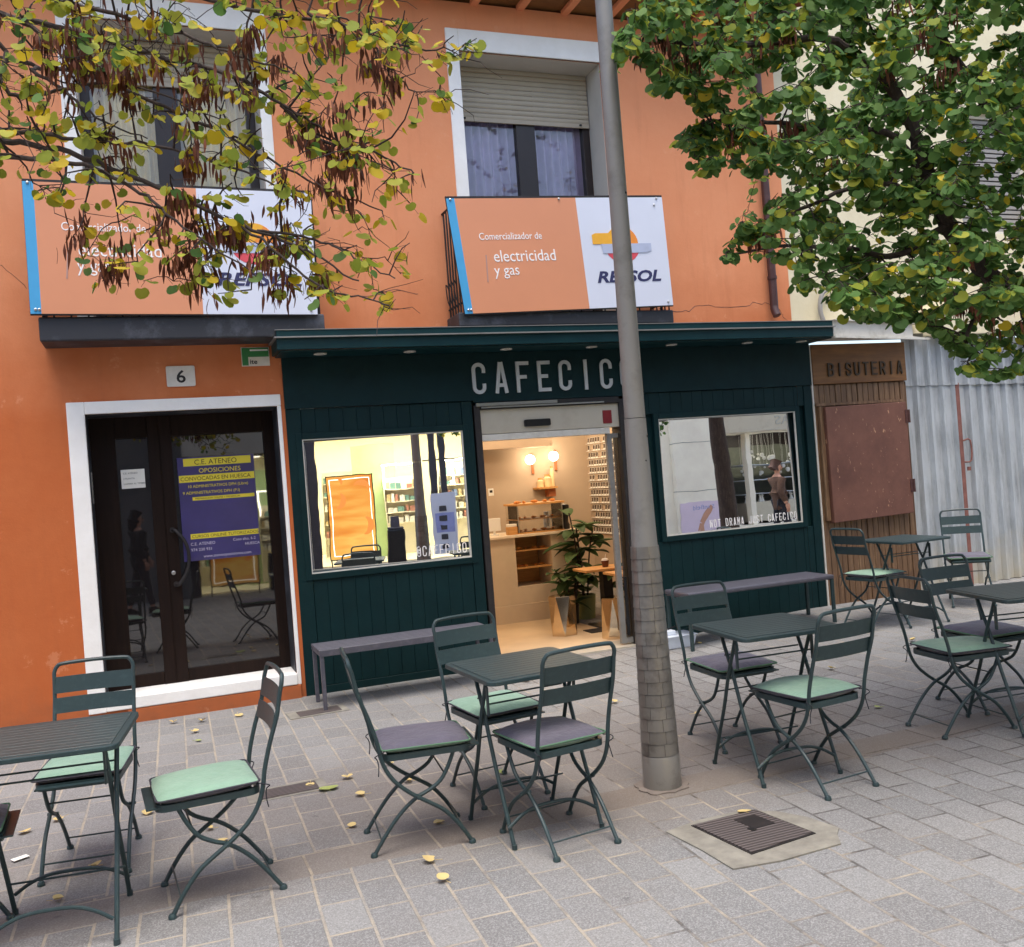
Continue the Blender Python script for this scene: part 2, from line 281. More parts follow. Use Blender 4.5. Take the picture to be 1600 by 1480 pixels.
# ------------------------------------------------------------------ mesh helpers
class MB:
    def __init__(s): s.v = []; s.f = []; s.mi = []; s.cur = 0
    def add(s, vs, fs, M=None):
        b = len(s.v)
        for p in vs:
            p = Vector(p); s.v.append(M @ p if M else p)
        for f in fs: s.f.append([i+b for i in f]); s.mi.append(s.cur)
    def box(s, x0, x1, y0, y1, z0, z1, M=None):
        s.add([(x0,y0,z0),(x1,y0,z0),(x1,y1,z0),(x0,y1,z0),(x0,y0,z1),(x1,y0,z1),(x1,y1,z1),(x0,y1,z1)],
              [(0,3,2,1),(4,5,6,7),(0,1,5,4),(1,2,6,5),(2,3,7,6),(3,0,4,7)], M)
    def tube(s, pts, r, n=8, cap=True, M=None):
        pts = [Vector(p) for p in pts]; rs = r if isinstance(r, (list, tuple)) else [r]*len(pts)
        t0 = (pts[1]-pts[0]).normalized(); a = t0.orthogonal().normalized(); rings = []
        for i, p in enumerate(pts):
            t = (pts[min(i+1, len(pts)-1)]-pts[max(i-1, 0)]).normalized()
            a = (a - t*a.dot(t)); a = a.normalized() if a.length > 1e-6 else t.orthogonal().normalized(); b = t.cross(a)
            rings.append([p+(a*math.cos(2*math.pi*k/n)+b*math.sin(2*math.pi*k/n))*rs[i] for k in range(n)])
        vs = [q for rg in rings for q in rg]; fs = []
        for i in range(len(pts)-1):
            for k in range(n): fs.append((i*n+k, i*n+(k+1) % n, (i+1)*n+(k+1) % n, (i+1)*n+k))
        if cap: fs.append(tuple(range(n-1, -1, -1))); fs.append(tuple(range((len(pts)-1)*n, len(pts)*n)))
        s.add(vs, fs, M)
    def lathe(s, prof, n=20, c=(0, 0, 0), M=None):
        vs = []; fs = []
        for (r, z) in prof:
            for k in range(n): vs.append((c[0]+r*math.cos(2*math.pi*k/n), c[1]+r*math.sin(2*math.pi*k/n), c[2]+z))
        for i in range(len(prof)-1):
            for k in range(n): fs.append((i*n+k, i*n+(k+1) % n, (i+1)*n+(k+1) % n, (i+1)*n+k))
        fs.append(tuple(range(n-1, -1, -1))); fs.append(tuple(range((len(prof)-1)*n, len(prof)*n)))
        s.add(vs, fs, M)
    def prism(s, pts, y0, y1, M=None):          # outline in x,z extruded from y0 (front) to y1
        n = len(pts); vs = [(x, y0, z) for x, z in pts]+[(x, y1, z) for x, z in pts]
        fs = [tuple(range(n)), tuple(range(2*n-1, n-1, -1))]+[(i, i+n, (i+1) % n+n, (i+1) % n) for i in range(n)]
        s.add(vs, fs, M)
    def slabp(s, pts, z0, z1, M=None):          # outline in x,y extruded in z
        n = len(pts); vs = [(x, y, z0) for x, y in pts]+[(x, y, z1) for x, y in pts]
        fs = [tuple(range(n-1, -1, -1)), tuple(range(n, 2*n))]+[(i, (i+1) % n, (i+1) % n+n, i+n) for i in range(n)]
        s.add(vs, fs, M)
def fix_normals(me):
    bm = bmesh.new(); bm.from_mesh(me); bmesh.ops.recalc_face_normals(bm, faces=bm.faces); bm.to_mesh(me); bm.free()
def obj(name, mb, mat, parent=None, smooth=False, bevel=0, loc=None, recalc=True, segs=2):
    me = bpy.data.meshes.new(name); me.from_pydata([tuple(v) for v in mb.v], [], mb.f)
    mats = mat if isinstance(mat, (list, tuple)) else [mat]
    for q in mats: me.materials.append(MATS[q])
    if len(mats) > 1: me.polygons.foreach_set('material_index', mb.mi)
    if recalc: fix_normals(me)
    if smooth:
        me.polygons.foreach_set('use_smooth', [True]*len(me.polygons))
        me.set_sharp_from_angle(angle=R(38))
    me.update(); o = bpy.data.objects.new(name, me); COL.objects.link(o)
    if parent: o.parent = parent
    if loc: o.location = loc
    if bevel:
        b = o.modifiers.new('bevel', 'BEVEL'); b.width = bevel; b.segments = segs; b.limit_method = 'ANGLE'; b.angle_limit = R(40)
    return o
def empty(name, loc=(0, 0, 0), rz=0, parent=None):
    o = bpy.data.objects.new(name, None); COL.objects.link(o); o.location = loc; o.rotation_euler = (0, 0, rz); o.empty_display_size = .1
    if parent: o.parent = parent
    return o
def tag(o, label=None, cat=None, group=None, kind=None):
    for k, v in (('label', label), ('category', cat), ('group', group), ('kind', kind)):
        if v: o[k] = v
    return o
def thing(name, label, cat, loc=(0, 0, 0), rz=0, group=None): return tag(empty(name, loc, rz), label, cat, group)
def copy_tree(o, parent=None):
    c = o.copy(); COL.objects.link(c); c.parent = parent
    for ch in [x for x in bpy.data.objects if x.parent == o and x is not c]: copy_tree(ch, c)
    return c
def smooth_path(pts, k=6):
    pts = [Vector(p) for p in pts]; out = []
    for i in range(len(pts)-1):
        p0 = pts[max(i-1, 0)]; p1 = pts[i]; p2 = pts[i+1]; p3 = pts[min(i+2, len(pts)-1)]
        for j in range(k):
            t = j/k; out.append(.5*((2*p1)+(-p0+p2)*t+(2*p0-5*p1+4*p2-p3)*t*t+(-p0+3*p1-3*p2+p3)*t*t*t))
    out.append(pts[-1]); return out
def text(name, body, size, mat, parent, M, ext=.002, sx=1.0, off=0.0, shear=0.0, align='LEFT', space=1.0):
    cu = bpy.data.curves.new(name, 'FONT'); cu.body = body; cu.size = size; cu.extrude = ext; cu.offset = off; cu.shear = shear; cu.align_x = align; cu.space_character = space; cu.resolution_u = 3
    t = bpy.data.objects.new(name+'_tmp', cu); COL.objects.link(t); dg = bpy.context.evaluated_depsgraph_get(); dg.update()
    me = bpy.data.meshes.new_from_object(t.evaluated_get(dg)); bpy.data.objects.remove(t); bpy.data.curves.remove(cu)
    me.transform(Matrix.Diagonal((sx, 1, 1, 1))); me.transform(M)
    me.materials.clear(); me.materials.append(MATS[mat]); o = bpy.data.objects.new(name, me); COL.objects.link(o)
    if parent: o.parent = parent
    return o
def front(x, y, z, roll=0): return Matrix.Translation((x, y, z)) @ Matrix.Rotation(-roll, 4, 'Y') @ Matrix.Rotation(R(90), 4, 'X')
def back(x, y, z): return Matrix.Translation((x, y, z)) @ Matrix.Rotation(R(180), 4, 'Z') @ Matrix.Rotation(R(90), 4, 'X')
def wall(mb, x0, x1, z0, z1, y, depth, holes, M=None):   # slab wall whose front is at y; holes (x0,x1,z0,z1) with reveals
    xs = sorted({x0, x1, *[h[0] for h in holes], *[h[1] for h in holes]}); zs = sorted({z0, z1, *[h[2] for h in holes], *[h[3] for h in holes]})
    xs = [x for x in xs if x0 <= x <= x1]; zs = [z for z in zs if z0 <= z <= z1]
    for i in range(len(xs)-1):
        for j in range(len(zs)-1):
            cx, cz = (xs[i]+xs[i+1])/2, (zs[j]+zs[j+1])/2
            if any(h[0] < cx < h[1] and h[2] < cz < h[3] for h in holes): continue
            for yy in (y, y+depth): mb.add([(xs[i],yy,zs[j]),(xs[i+1],yy,zs[j]),(xs[i+1],yy,zs[j+1]),(xs[i],yy,zs[j+1])], [(0,1,2,3) if yy == y else (3,2,1,0)], M)
    for a, b, c, d in [(x0, x1, z0, z1)]+list(holes):
        a, b, c, d = max(a, x0), min(b, x1), max(c, z0), min(d, z1)
        for p, q in (((a,c),(a,d)),((a,d),(b,d)),((b,d),(b,c)),((b,c),(a,c))):
            mb.add([(p[0],y,p[1]),(q[0],y,q[1]),(q[0],y+depth,q[1]),(p[0],y+depth,p[1])], [(0,1,2,3)], M)
def frame(mb, x0, x1, z0, z1, w, y0, y1, M=None, bot=True):
    mb.box(x0, x0+w, y0, y1, z0, z1, M); mb.box(x1-w, x1, y0, y1, z0, z1, M)
    mb.box(x0+w, x1-w, y0, y1, z1-w, z1, M)
    if bot: mb.box(x0+w, x1-w, y0, y1, z0, z0+w, M)
def rrect(w, h, r, n=5):
    out = []
    for cx, cy, a0 in ((w/2-r, h/2-r, 0), (-w/2+r, h/2-r, 90), (-w/2+r, -h/2+r, 180), (w/2-r, -h/2+r, 270)):
        for k in range(n+1): a = R(a0+90*k/n); out.append((cx+r*math.cos(a), cy+r*math.sin(a)))
    return out
# ------------------------------------------------------------------ ground
def make_ground():
    mb = MB(); xs = [-40, -20, -10, -6, -3]+[i*.25 for i in range(-8, 33)]+[9, 12, 20, 45]; ys = [-45, -30, -20, -15, -11, -9]+[-8+i*.25 for i in range(0, 33)]+[.3, 6]
    nx = len(xs)
    for y in ys:
        for x in xs: mb.v.append(Vector((x, y, gx(x, y)+.004*mnoise.noise(Vector((x*.8, y*.8, 0))))))
    for j in range(len(ys)-1):
        for i in range(nx-1): a = j*nx+i; mb.f.append([a, a+1, a+nx+1, a+nx]); mb.mi.append(0)
    o = obj('ground', mb, 'granite_paving', smooth=True); tag(o, kind='structure')
make_ground()

# ------------------------------------------------------------------ orange building
OB = thing('orange_building', 'orange stucco building over the green cafe front, with two balcony windows and clay roof eaves', 'building')
mb = MB(); DH = (-1.43, -.06, .19, 2.27); W1 = (-1.32, -.02, 2.9, 5.19); W2 = (1.65, 2.97, 2.9, 5.19)
wall(mb, -14, 4.81, -.3, 5.6, 0, .45, [DH, W1, W2, (0, 4.81, -.3, 2.72)])
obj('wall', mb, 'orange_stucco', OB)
mb = MB()
for (a, b) in ((-1.43, .065), (1.54, 3.04)):
    i = W1 if a < 0 else W2
    mb = MB(); mb.box(a, i[0], -.014, .02, 2.9, 5.37); mb.box(i[1], b, -.014, .02, 2.9, 5.37); mb.box(i[0], i[1], -.014, .02, 5.19, 5.37); obj('window_surround', mb, 'white_plaster', OB, bevel=.006)
mb = MB(); mb.box(-1.55, -1.43, -.014, .02, .1, 2.36); mb.box(-1.43, -.03, -.014, .02, 2.27, 2.36); mb.box(-.06, -.03, -.012, .02, .1, 2.27); obj('door_surround', mb, 'white_plaster', OB, bevel=.006)

mb = MB(); mb.box(-1.43, -.06, -.03, .44, .105, .192); obj('threshold', mb, 'white_plaster', OB, bevel=.008)
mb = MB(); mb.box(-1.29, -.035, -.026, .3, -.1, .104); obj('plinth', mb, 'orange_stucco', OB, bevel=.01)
for i in (W1, W2):     # painted reveals of the window openings
    mb = MB()
    for a, b, c, d in ((i[0], i[0]+.004, i[2], i[3]-.004), (i[1]-.004, i[1], i[2], i[3]-.004)): mb.box(a, b, .02, .30, c, d)
    mb.box(i[0], i[1], .02, .30, i[3]-.004, i[3]); obj('reveal', mb, 'soffit_grey', OB)
mb = MB(); mb.box(-1.43, -1.425, .02, .3, .19, 2.26); mb.box(-.065, -.06, .02, .3, .19, 2.26); mb.box(-1.43, -.06, .02, .3, 2.262, 2.269)
obj('door_reveal', mb, 'slab_dark', OB)
for i, cur, sb in ((W1, 'curtain_cream', 4.86), (W2, 'curtain_lilac', 4.74)):
    x0, x1 = i[0]+.004, i[1]-.004; xm = (x0+x1)/2+(-.03 if i is W1 else .02)
    mb = MB(); frame(mb, x0, x1, 2.9, 5.15, .07, .30, .37); mb.box(xm-.09, xm+.09, .295, .37, 2.97, 5.08)
    wf = obj('window', mb, 'brown_frame', OB, bevel=.004)
    mb = MB(); mb.box(x0+.07, xm-.09, .33, .336, 2.97, 5.08); mb.box(xm+.09, x1-.07, .33, .336, 2.97, 5.08); obj('pane', mb, 'window_glass', wf)
    mb = MB(); n = 170
    for (a, b) in ((x0+.04, xm-.06), (xm+.06, x1-.04)):
        vs = []; fs = []
        for k in range(n+1):
            t = k/n; x = a+(b-a)*t; y = .398+.036*math.sin(t*2*math.pi*7)*(1+.3*math.sin(t*9)); vs += [(x, y, 2.95), (x, y, 5.12)]
        for k in range(n): fs.append((2*k, 2*k+2, 2*k+3, 2*k+1))
        mb.add(vs, fs)
    obj('curtain', mb, cur, wf, smooth=True)
    mb = MB(); z = sb; k = 0
    while z < 5.17:
        h = .045; vs = []; prof = [(0, 0), (-.006, .008), (-.009, .022), (-.006, .037), (0, .043)]
        for (py, pz) in prof: vs += [(x0+.01, .285+py, z+pz), (x1-.01, .285+py, z+pz)]
        mb.add(vs, [(2*q, 2*q+1, 2*q+3, 2*q+2) for q in range(4)]); z += .045
    mb.box(x0+.01, x1-.01, .272, .292, sb-.035, sb); obj('roller_shutter', mb, 'shutter_beige', wf, smooth=True)
    if i is W2:
        mb = MB()
        for x in (x0+.1, x1-.1): mb.lathe([(.012, 0), (.012, .012)], 10, (x, .268, sb-.02), None)
        obj('stop', mb, 'black_plastic', wf)
    mb = MB(); mb.box(x0, x1, .70, .72, 2.8, 5.3); obj('dark_room', mb, 'ink_black', wf)
# entrance door
mb = MB(); Y = .30
mb.box(-1.43, -1.25, Y, Y+.07, .19, 2.262); mb.box(-1.02, -.845, Y-.012, Y+.07, .19, 2.262); mb.box(-.145, -.062, Y, Y+.07, .19, 2.262)
for a, b in ((-1.25, -1.02), (-.845, -.145)): mb.box(a, b, Y, Y+.07, 2.10, 2.262); mb.box(a, b, Y, Y+.07, .19, .285)
mb.box(-.937, -.93, Y-.02, Y-.012, .2, 2.25)
dr = obj('entrance_door', mb, 'dark_door_wood', OB, bevel=.006)
n_tilt = math.tan(R(.8))
for a, b in ((-1.25, -1.02), (-.845, -.145)):
    mb = MB(); mb.add([(a, Y+.022-.0, .285), (b, Y+.022, .285), (b, Y+.022+1.815*n_tilt, 2.10), (a, Y+.022+1.815*n_tilt, 2.10), (a, Y+.052, .285), (b, Y+.052, .285), (b, Y+.066, 2.10), (a, Y+.066, 2.10)], [(0, 1, 2, 3), (7, 6, 5, 4), (0, 4, 5, 1), (3, 2, 6, 7)]); obj('pane', mb, 'dark_glass', dr)
mb = MB(); mb.tube(smooth_path([(-.885, Y-.02, 1.37), (-.86, Y-.05, 1.36), (-.80, Y-.06, 1.27), (-.78, Y-.06, 1.16), (-.80, Y-.06, 1.05), (-.86, Y-.05, .955), (-.885, Y-.02, .95)]), .014, 10)
mb.lathe([(.022, -.01), (.022, .01)], 12, (0, 0, 0), Matrix.Translation((-.885, Y-.014, 1.37)) @ Matrix.Rotation(R(90), 4, 'X')); mb.lathe([(.022, -.01), (.022, .01)], 12, (0, 0, 0), Matrix.Translation((-.885, Y-.014, .95)) @ Matrix.Rotation(R(90), 4, 'X'))
obj('handle', mb, 'iron_dark', dr, smooth=True)
mb = MB(); mb.lathe([(.016, 0), (.016, .012), (.012, .014)], 14, (0, 0, 0), Matrix.Translation((-.90, Y-.012, 1.04)) @ Matrix.Rotation(R(90), 4, 'X')); obj('lock', mb, 'alu', dr)
# eaves
mb = MB(); mb.box(-14, 5.0, -.42, .5, 5.621, 5.65); obj('eaves', mb, 'header_wood', OB)
x = -2
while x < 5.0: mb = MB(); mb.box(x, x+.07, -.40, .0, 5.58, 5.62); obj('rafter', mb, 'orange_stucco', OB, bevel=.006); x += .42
mb = MB(); x = -8
while x < 5.0:
    for s in (0, 1):
        M = Matrix.Translation((x+s*.1, -.50, 5.71)) @ Matrix.Rotation(R(8), 4, 'X'); vs = []; fs = []
        for k in range(9):
            a = math.pi*k/8; r = .052; zz = math.sin(a)*r*(1 if s == 0 else -1)
            for rr in (1, .8): vs += [(math.cos(a)*r*rr, 0, zz*rr), (math.cos(a)*r*rr, 2.0, zz*rr+.5)]
        for k in range(8): fs += [(4*k, 4*k+1, 4*k+5, 4*k+4), (4*k+2, 4*k+6, 4*k+7, 4*k+3), (4*k, 4*k+4, 4*k+6, 4*k+2)]
        mb.add(vs, fs, M)
    x += .2
obj('roof', mb, 'tile_clay', OB)
mb = MB(); mb.tube(smooth_path([(4.58, -.06, 5.6), (4.58, -.06, 4.4), (4.58, -.06, 3.1), (4.57, -.07, 2.98), (4.575, -.1, 2.90)], 4), .038, 14)
for z in (4.5, 3.25): mb.tube([(4.58, -.06, z), (4.58, -.06, z+.03)], .045, 14)
obj('downpipe', mb, 'brown_pipe', OB, smooth=True)
def balcony(x0, x1, tops):
    mb = MB(); mb.box(x0, x1, -.33, 0, 2.755 if x0 < 0 else 2.81, 2.925)
    b = obj('balcony', mb, 'slab_dark', OB, bevel=.012)
    mb = MB()
    for z, r in ((3.80, .012), (3.0, .009)):
        mb.tube([(x0+.03, 0, z), (x0+.03, -.31, z), (x1-.03, -.31, z), (x1-.03, 0, z)], r, 6)
    for k in range(5):
        for xx in (x0+.03, x1-.03): mb.tube([(xx, -.03-.07*k, 2.92), (xx, -.03-.07*k, 3.8)], .007, 6)
    for k in range(4): mb.tube(smooth_path([(x0+.03, -.03-.07*k, 3.16), (x0-.0, -.05-.07*k, 3.2), (x0+.0, -.08-.07*k, 3.05), (x0+.03, -.09-.07*k, 2.98)], 3), .005, 5)
    k = x0+.1
    while k < x1-.05: mb.tube([(k, -.31, 2.92), (k, -.31, 3.8)], .007, 6); k += .11
    obj('railing', mb, 'iron_dark', b)
balcony(-1.66, .30, None); balcony(1.37, 3.33, None)

rg = random.Random(2)
for pts in ([(3.36, 3.0), (3.62, 2.97), (3.8, 3.02), (4.1, 3.0), (4.35, 3.03), (4.55, 3.04)], [(4.55, 3.04), (4.66, 2.98), (4.72, 2.9), (4.76, 2.84)], [(-1.75, 3.2), (-1.9, 3.35), (-2.1, 3.4)], [(.45, 3.15), (.7, 3.12), (.95, 3.17), (1.15, 3.14)]):
    mb = MB(); q = smooth_path([(a, 0, b) for a, b in pts], 5); q = [Vector((p.x+rg.gauss(0, .006), -.0005, p.z+rg.gauss(0, .007))) for p in q]; mb.tube(q, [.0012+rg.random()*.0014 for _ in q], 5); obj('crack', mb, 'brown_pipe', OB)
# banners on the balconies: corners measured on the front plane y=-.36
def banner(TL, TR, BR, BL, label):
    t = thing('balcony_banner', label, 'banner', group='balcony banners'); Y = -.345
    TL, TR, BR, BL = [Vector((p[0], p[1])) for p in (TL, TR, BR, BL)]
    def uv(u, v): p = (TL*(1-u)+TR*u)*(1-v)+(BL*(1-u)+BR*u)*v; return (p.x, p.y)
    def quad(u0, u1, y0, y1, v0=0, v1=1):
        mb = MB(); mb.prism([uv(u0, v1), uv(u1, v1), uv(u1, v0), uv(u0, v0)], y0, y1); return mb
    obj('panel', quad(.0, 1, Y-.016, Y), 'iron_dark', t)
    obj('blue_stripe', quad(.001, .036, Y-.02, Y-.0165, .02, .99), 'banner_blue', t); obj('orange_field', quad(.036, .578, Y-.02, Y-.0165, .02, .99), 'banner_orange', t); obj('white_field', quad(.578, .999, Y-.02, Y-.0165, .02, .99), 'banner_white', t)
    def MM(u, v):
        ex = Vector((*uv(u+.1, v), 0))-Vector((*uv(u, v), 0)); ey = Vector((*uv(u, v-.1), 0))-Vector((*uv(u, v), 0)); ex.normalize(); ey.normalize(); p = uv(u, v)
        return Matrix(((ex.x, ey.x, 0, p[0]), (0, 0, -1, Y-.0215), (ex.y, ey.y, 0, p[1]), (0, 0, 0, 1)))
    text('lettering', 'Comercializador de', .082, 'ink_white', t, MM(.115, .372), .001, .84)
    text('lettering', 'electricidad', .135, 'ink_white', t, MM(.165, .56), .001, .88)
    text('lettering', 'y gas', .125, 'ink_white', t, MM(.16, .675), .001, .9)
    text('lettering', 'REPSOL', .13, 'ink_navy', t, MM(.63, .765), .001, 1.38, .004, .25)
    mb = MB(); mb.prism([uv(.122, .73), uv(.127, .73), uv(.137, .50), uv(.132, .50)], Y-.0225, Y-.0205); obj('slash', mb, 'ink_grey', t)
    def lg(P, dy=0):    # logo coordinates: centre .79,.46 ; unit = panel height
        return [uv(.775+a*.57, .43-b*1.1) for a, b in P]
    arc = lambda a0, a1, r, n=14, c=(0, 0): [(c[0]+r*math.cos(R(a0+(a1-a0)*k/n)), c[1]+r*math.sin(R(a0+(a1-a0)*k/n))) for k in range(n+1)]
    for nm, P, mt, d in (('logo_dome', arc(0, 180, .14), 'logo_orange', 0), ('logo_dome', arc(60, 180, .14)+[(-.0, .0)], 'logo_yellow', .001), ('logo_band', [(-.25, .0), (-.25, .075), (-.22, .088), (.0, .088), (.0, .0)], 'logo_yellow', .002),
                     ('logo_bowl', arc(180, 360, .155), 'logo_red', 0), ('logo_band', [(-.17, -.075), (-.18, .0), (.25, .0), (.25, -.06), (.2, -.075)], 'logo_silver', .0025)):
        mb = MB(); mb.prism(lg(P), Y-.022-d, Y-.0201-d); obj(nm, mb, mt, t)
    for u, v in ((.018, .03), (.5, .03), (.97, .03), (.018, .96), (.03, .96), (.975, .96), (.955, .09)): mb = MB(); p = uv(u, v); mb.lathe([(.010, 0), (.010, .006), (.005, .009)], 8, (0, 0, 0), Matrix.Translation((p[0], Y-.021, p[1])) @ Matrix.Rotation(R(90), 4, 'X')); obj('bolt', mb, 'alu', t)
    return t
banner((-1.695, 3.868), (.262, 3.850), (.247, 2.905), (-1.703, 2.932), 'orange and white energy company banner on the left balcony, half behind yellowing branches')
banner((1.321, 3.841), (3.279, 3.913), (3.313, 2.950), (1.412, 2.895), 'orange and white energy company banner on the balcony crossed by the lamp post, hung askew')

# house number, plaque, papers
t = thing('number_plate', 'small white enamel plate with a black 6 above the brown door', 'sign')
mb = MB(); mb.prism([(a-.75, b+2.525) for a, b in rrect(.205, .155, .012, 3)], -.016, -.001); obj('plate', mb, 'enamel_white', t, bevel=.003)
text('numeral', '6', .13, 'ink_black', t, front(-.785, -.017, 2.478), .001, 1.1, .002)
t = thing('wall_plaque', 'small green and white building inspection plaque beside the green canopy', 'sign')
mb = MB(); mb.box(-.30, -.09, -.012, -.001, 2.585, 2.73); obj('plate', mb, 'enamel_white', t)
mb = MB(); mb.box(-.295, -.095, -.016, -.0125, 2.655, 2.725); mb.box(-.295, -.25, -.0158, -.0125, 2.59, 2.655); obj('green_field', mb, 'plaque_green', t); text('lettering', 'ite', .05, 'ink_black', t, front(-.24, -.0125, 2.602), .001, 1.1, .001)
mb = MB(); mb.box(-.235, -.10, -.0175, -.0162, 2.70, 2.712); obj('white_line', mb, 'ink_white', t)

t = thing('window_poster', 'purple and yellow exam academy poster stuck on the dark glass of the brown door', 'poster'); PY = .297
mb = MB(); mb.box(-.815, -.235, PY-.0008, PY+.0012, 1.115, 1.925); obj('sheet', mb, 'poster_purple', t)
for x0, x1, z0, z1 in ((-.77, -.26, 1.855, 1.915), (-.81, -.24, 1.73, 1.785), (-.72, -.25, 1.585, 1.612), (-.755, -.24, 1.285, 1.325)): mb = MB(); mb.box(x0, x1, PY-.0022, PY-.0010, z0, z1); obj('yellow_band', mb, 'poster_yellow', t)
for s, sz, x, z, mt, q in (('C.E. ATENEO', .056, -.69, 1.865, 'ink_black', 1), ('OPOSICIONES', .05, -.66, 1.80, 'poster_yellow', 1), ('CONVOCADAS EN HUESCA', .043, -.80, 1.742, 'ink_black', .98), ('10 ADMINISTRATIVOS DPH (Libre)', .032, -.75, 1.685, 'poster_yellow', .95), ('9 ADMINISTRATIVOS DPH (P.I)', .032, -.79, 1.635, 'poster_yellow', 1),
                           ('PREPARACION ONLINE Y PRESENCIAL', .020, -.70, 1.592, 'ink_black', 1), ('CURSOS ONLINE TUTORIZADOS', .034, -.745, 1.293, 'ink_black', 1), ('C.E. ATENEO', .032, -.76, 1.235, 'ink_lilac', 1), ('974 230 931', .032, -.76, 1.19, 'ink_lilac', 1), ('Coso alto, 6-2', .030, -.44, 1.245, 'ink_lilac', 1), ('HUESCA', .030, -.35, 1.205, 'ink_lilac', 1), ('www.ateneoposiciones.com', .032, -.67, 1.135, 'ink_lilac', 1)):
    text('lettering', s, sz, mt, t, front(x, PY-.0026, z), .0004, q)
t = thing('paper_notice', 'small white paper notice taped on the narrow left glass of the brown door', 'paper')
mb = MB(); mb.box(-1.225, -1.055, PY-.001, PY+.0012, 1.715, 1.86); obj('sheet', mb, 'paper', t)
for k, (s, z) in enumerate((('C.E. ATENEO', 1.825), ('2 PLANTA', 1.785), ('LLAMAR AL TIMBRE', 1.745))): text('lettering', s, .018, 'ink_black', t, front(-1.21, PY-.0014, z), .0003)
t = thing('intercom_panel', 'narrow metal bell panel on the left side of the brown door recess', 'intercom')
mb = MB(); mb.box(-1.425, -1.418, .10, .17, 1.62, 1.85); obj('plate', mb, 'alu', t, bevel=.002)
mb = MB()
for k in range(3): mb.box(-1.418, -1.414, .12, .15, 1.66+k*.06, 1.68+k*.06)
obj('button', mb, 'black_plastic', t)

# ------------------------------------------------------------------ cream building on the right, its shutter window and balcony
CB = thing('cream_building', 'cream plastered building right of the orange one, behind the leafy tree', 'building')
mb = MB(); WW = (7.05, 8.05, 3.75, 5.05); WB = (8.6, 10.0, 3.1, 5.3); wall(mb, 4.812, 22, -.3, 9, .012, .4, [(4.812, 22, -.3, 2.72), WW, WB]); obj('wall', mb, 'cream_plaster', CB)
mb = MB(); frame(mb, WW[0], WW[1], WW[2], WW[3], .05, .1, .16); f = obj('window', mb, 'white_metal', CB)
mb = MB(); z = WW[2]+.05
while z < WW[3]-.06: mb.box(WW[0]+.05, WW[1]-.05, .115, .135, z, z+.034); z += .05
obj('roller_shutter', mb, 'shutter_grey', f); mb = MB(); mb.box(WW[0], WW[1], .2, .22, WW[2], WW[3]); obj('backing', mb, 'slab_dark', f)
mb = MB(); frame(mb, WB[0], WB[1], WB[2], WB[3], .06, .1, .16); mb.box(9.27, 9.33, .1, .16, WB[2], WB[3]); f = obj('balcony_door', mb, 'white_metal', CB)
mb = MB(); mb.box(WB[0]+.06, WB[1]-.06, .13, .136, WB[2]+.06, WB[3]-.06); obj('pane', mb, 'dark_glass', f)
mb = MB(); mb.box(8.0, 10.6, -.75, .011, 2.95, 3.08); b = obj('balcony', mb, 'cream_plaster', CB, bevel=.01)
mb = MB()
for z in (3.2, 4.0): mb.tube([(8.05, 0, z), (8.05, -.7, z), (10.55, -.7, z), (10.55, 0, z)], .015, 6)
k = 8.05
while k <= 10.55: mb.tube([(k, -.7, 3.08), (k, -.7, 4.0)], .009, 6); k += .1
for k in range(24): x = 8.1+k*.1; mb.tube([(x, -.705, 3.08), (x+.1, -.705, 3.3)], .006, 5); mb.tube([(x+.1, -.705, 3.08), (x, -.705, 3.3)], .006, 5)
obj('railing', mb, 'iron_dark', b)
mb = MB(); mb.tube(smooth_path([(5.18, -.03, 2.8), (5.12, -.04, 2.95), (5.16, -.04, 3.12), (5.3, -.03, 3.17)], 6), .022, 8); obj('cable', mb, 'shutter_grey', CB, smooth=True)
mb = MB(); mb.box(6.4, 22, -.12, .011, 2.68, 2.95); obj('ledge', mb, 'cream_plaster', CB, bevel=.01)

# ------------------------------------------------------------------ cafe
CF_ = thing('cafe_front', 'dark green boarded cafe front with wide sliding doorway and two reflecting windows', 'cafe')
def cladding(x0, x1, hole, gl, z0):
    mb = MB(); mb.box(x0, x1, .035, .055, z0, hole[2]-.02) ; mb.box(x0, x1, .035, .055, hole[3]+.02, 2.24); mb.box(x0, hole[0]-.0, .035, .055, hole[2]-.02, hole[3]+.02); mb.box(hole[1], x1, .035, .055, hole[2]-.02, hole[3]+.02)
    mb.box(x0, x0+.115, -.004, .034, z0, 2.24); mb.box(x1-.09, x1, -.004, .034, z0, 2.24)
    mb.box(x0+.115, x1-.09, -.003, .034, z0, z0+.12)
    x = x0+.118; n = round((x1-.093-x)/.112); wd = (x1-.093-x)/n
    for k in range(n):
        a, b = x+k*wd+.0011, x+(k+1)*wd-.0011; d = .0004*((k*7) % 3)
        for za, zb in ((z0+.123, hole[2]-.05), (hole[3]+.05, 2.238)): mb.box(a, b, .002+d, .034, za, zb)
    return obj('cladding', mb, 'dark_green_paint', CF_, bevel=.0018, segs=1)
G1 = (.112, 1.432, .942, 1.998); G2 = (3.282, 4.762, .942, 2.0)
cladding(0, 1.53, G1, None, -.06); cladding(2.97, 4.972, G2, None, -.02)
mb = MB(); mb.box(-.002, 1.545, -.016, .05, 2.242, 2.64); mb.box(1.545, 2.96, -.016, .05, 2.225, 2.64); mb.box(2.96, 4.974, -.016, .05, 2.242, 2.64); obj('sign_board', mb, 'dark_green_paint', CF_)
mb = MB(); mb.box(4.976, 4.992, -.01, .05, -.02, 2.62); obj('edge_strip', mb, 'white_metal', CF_)
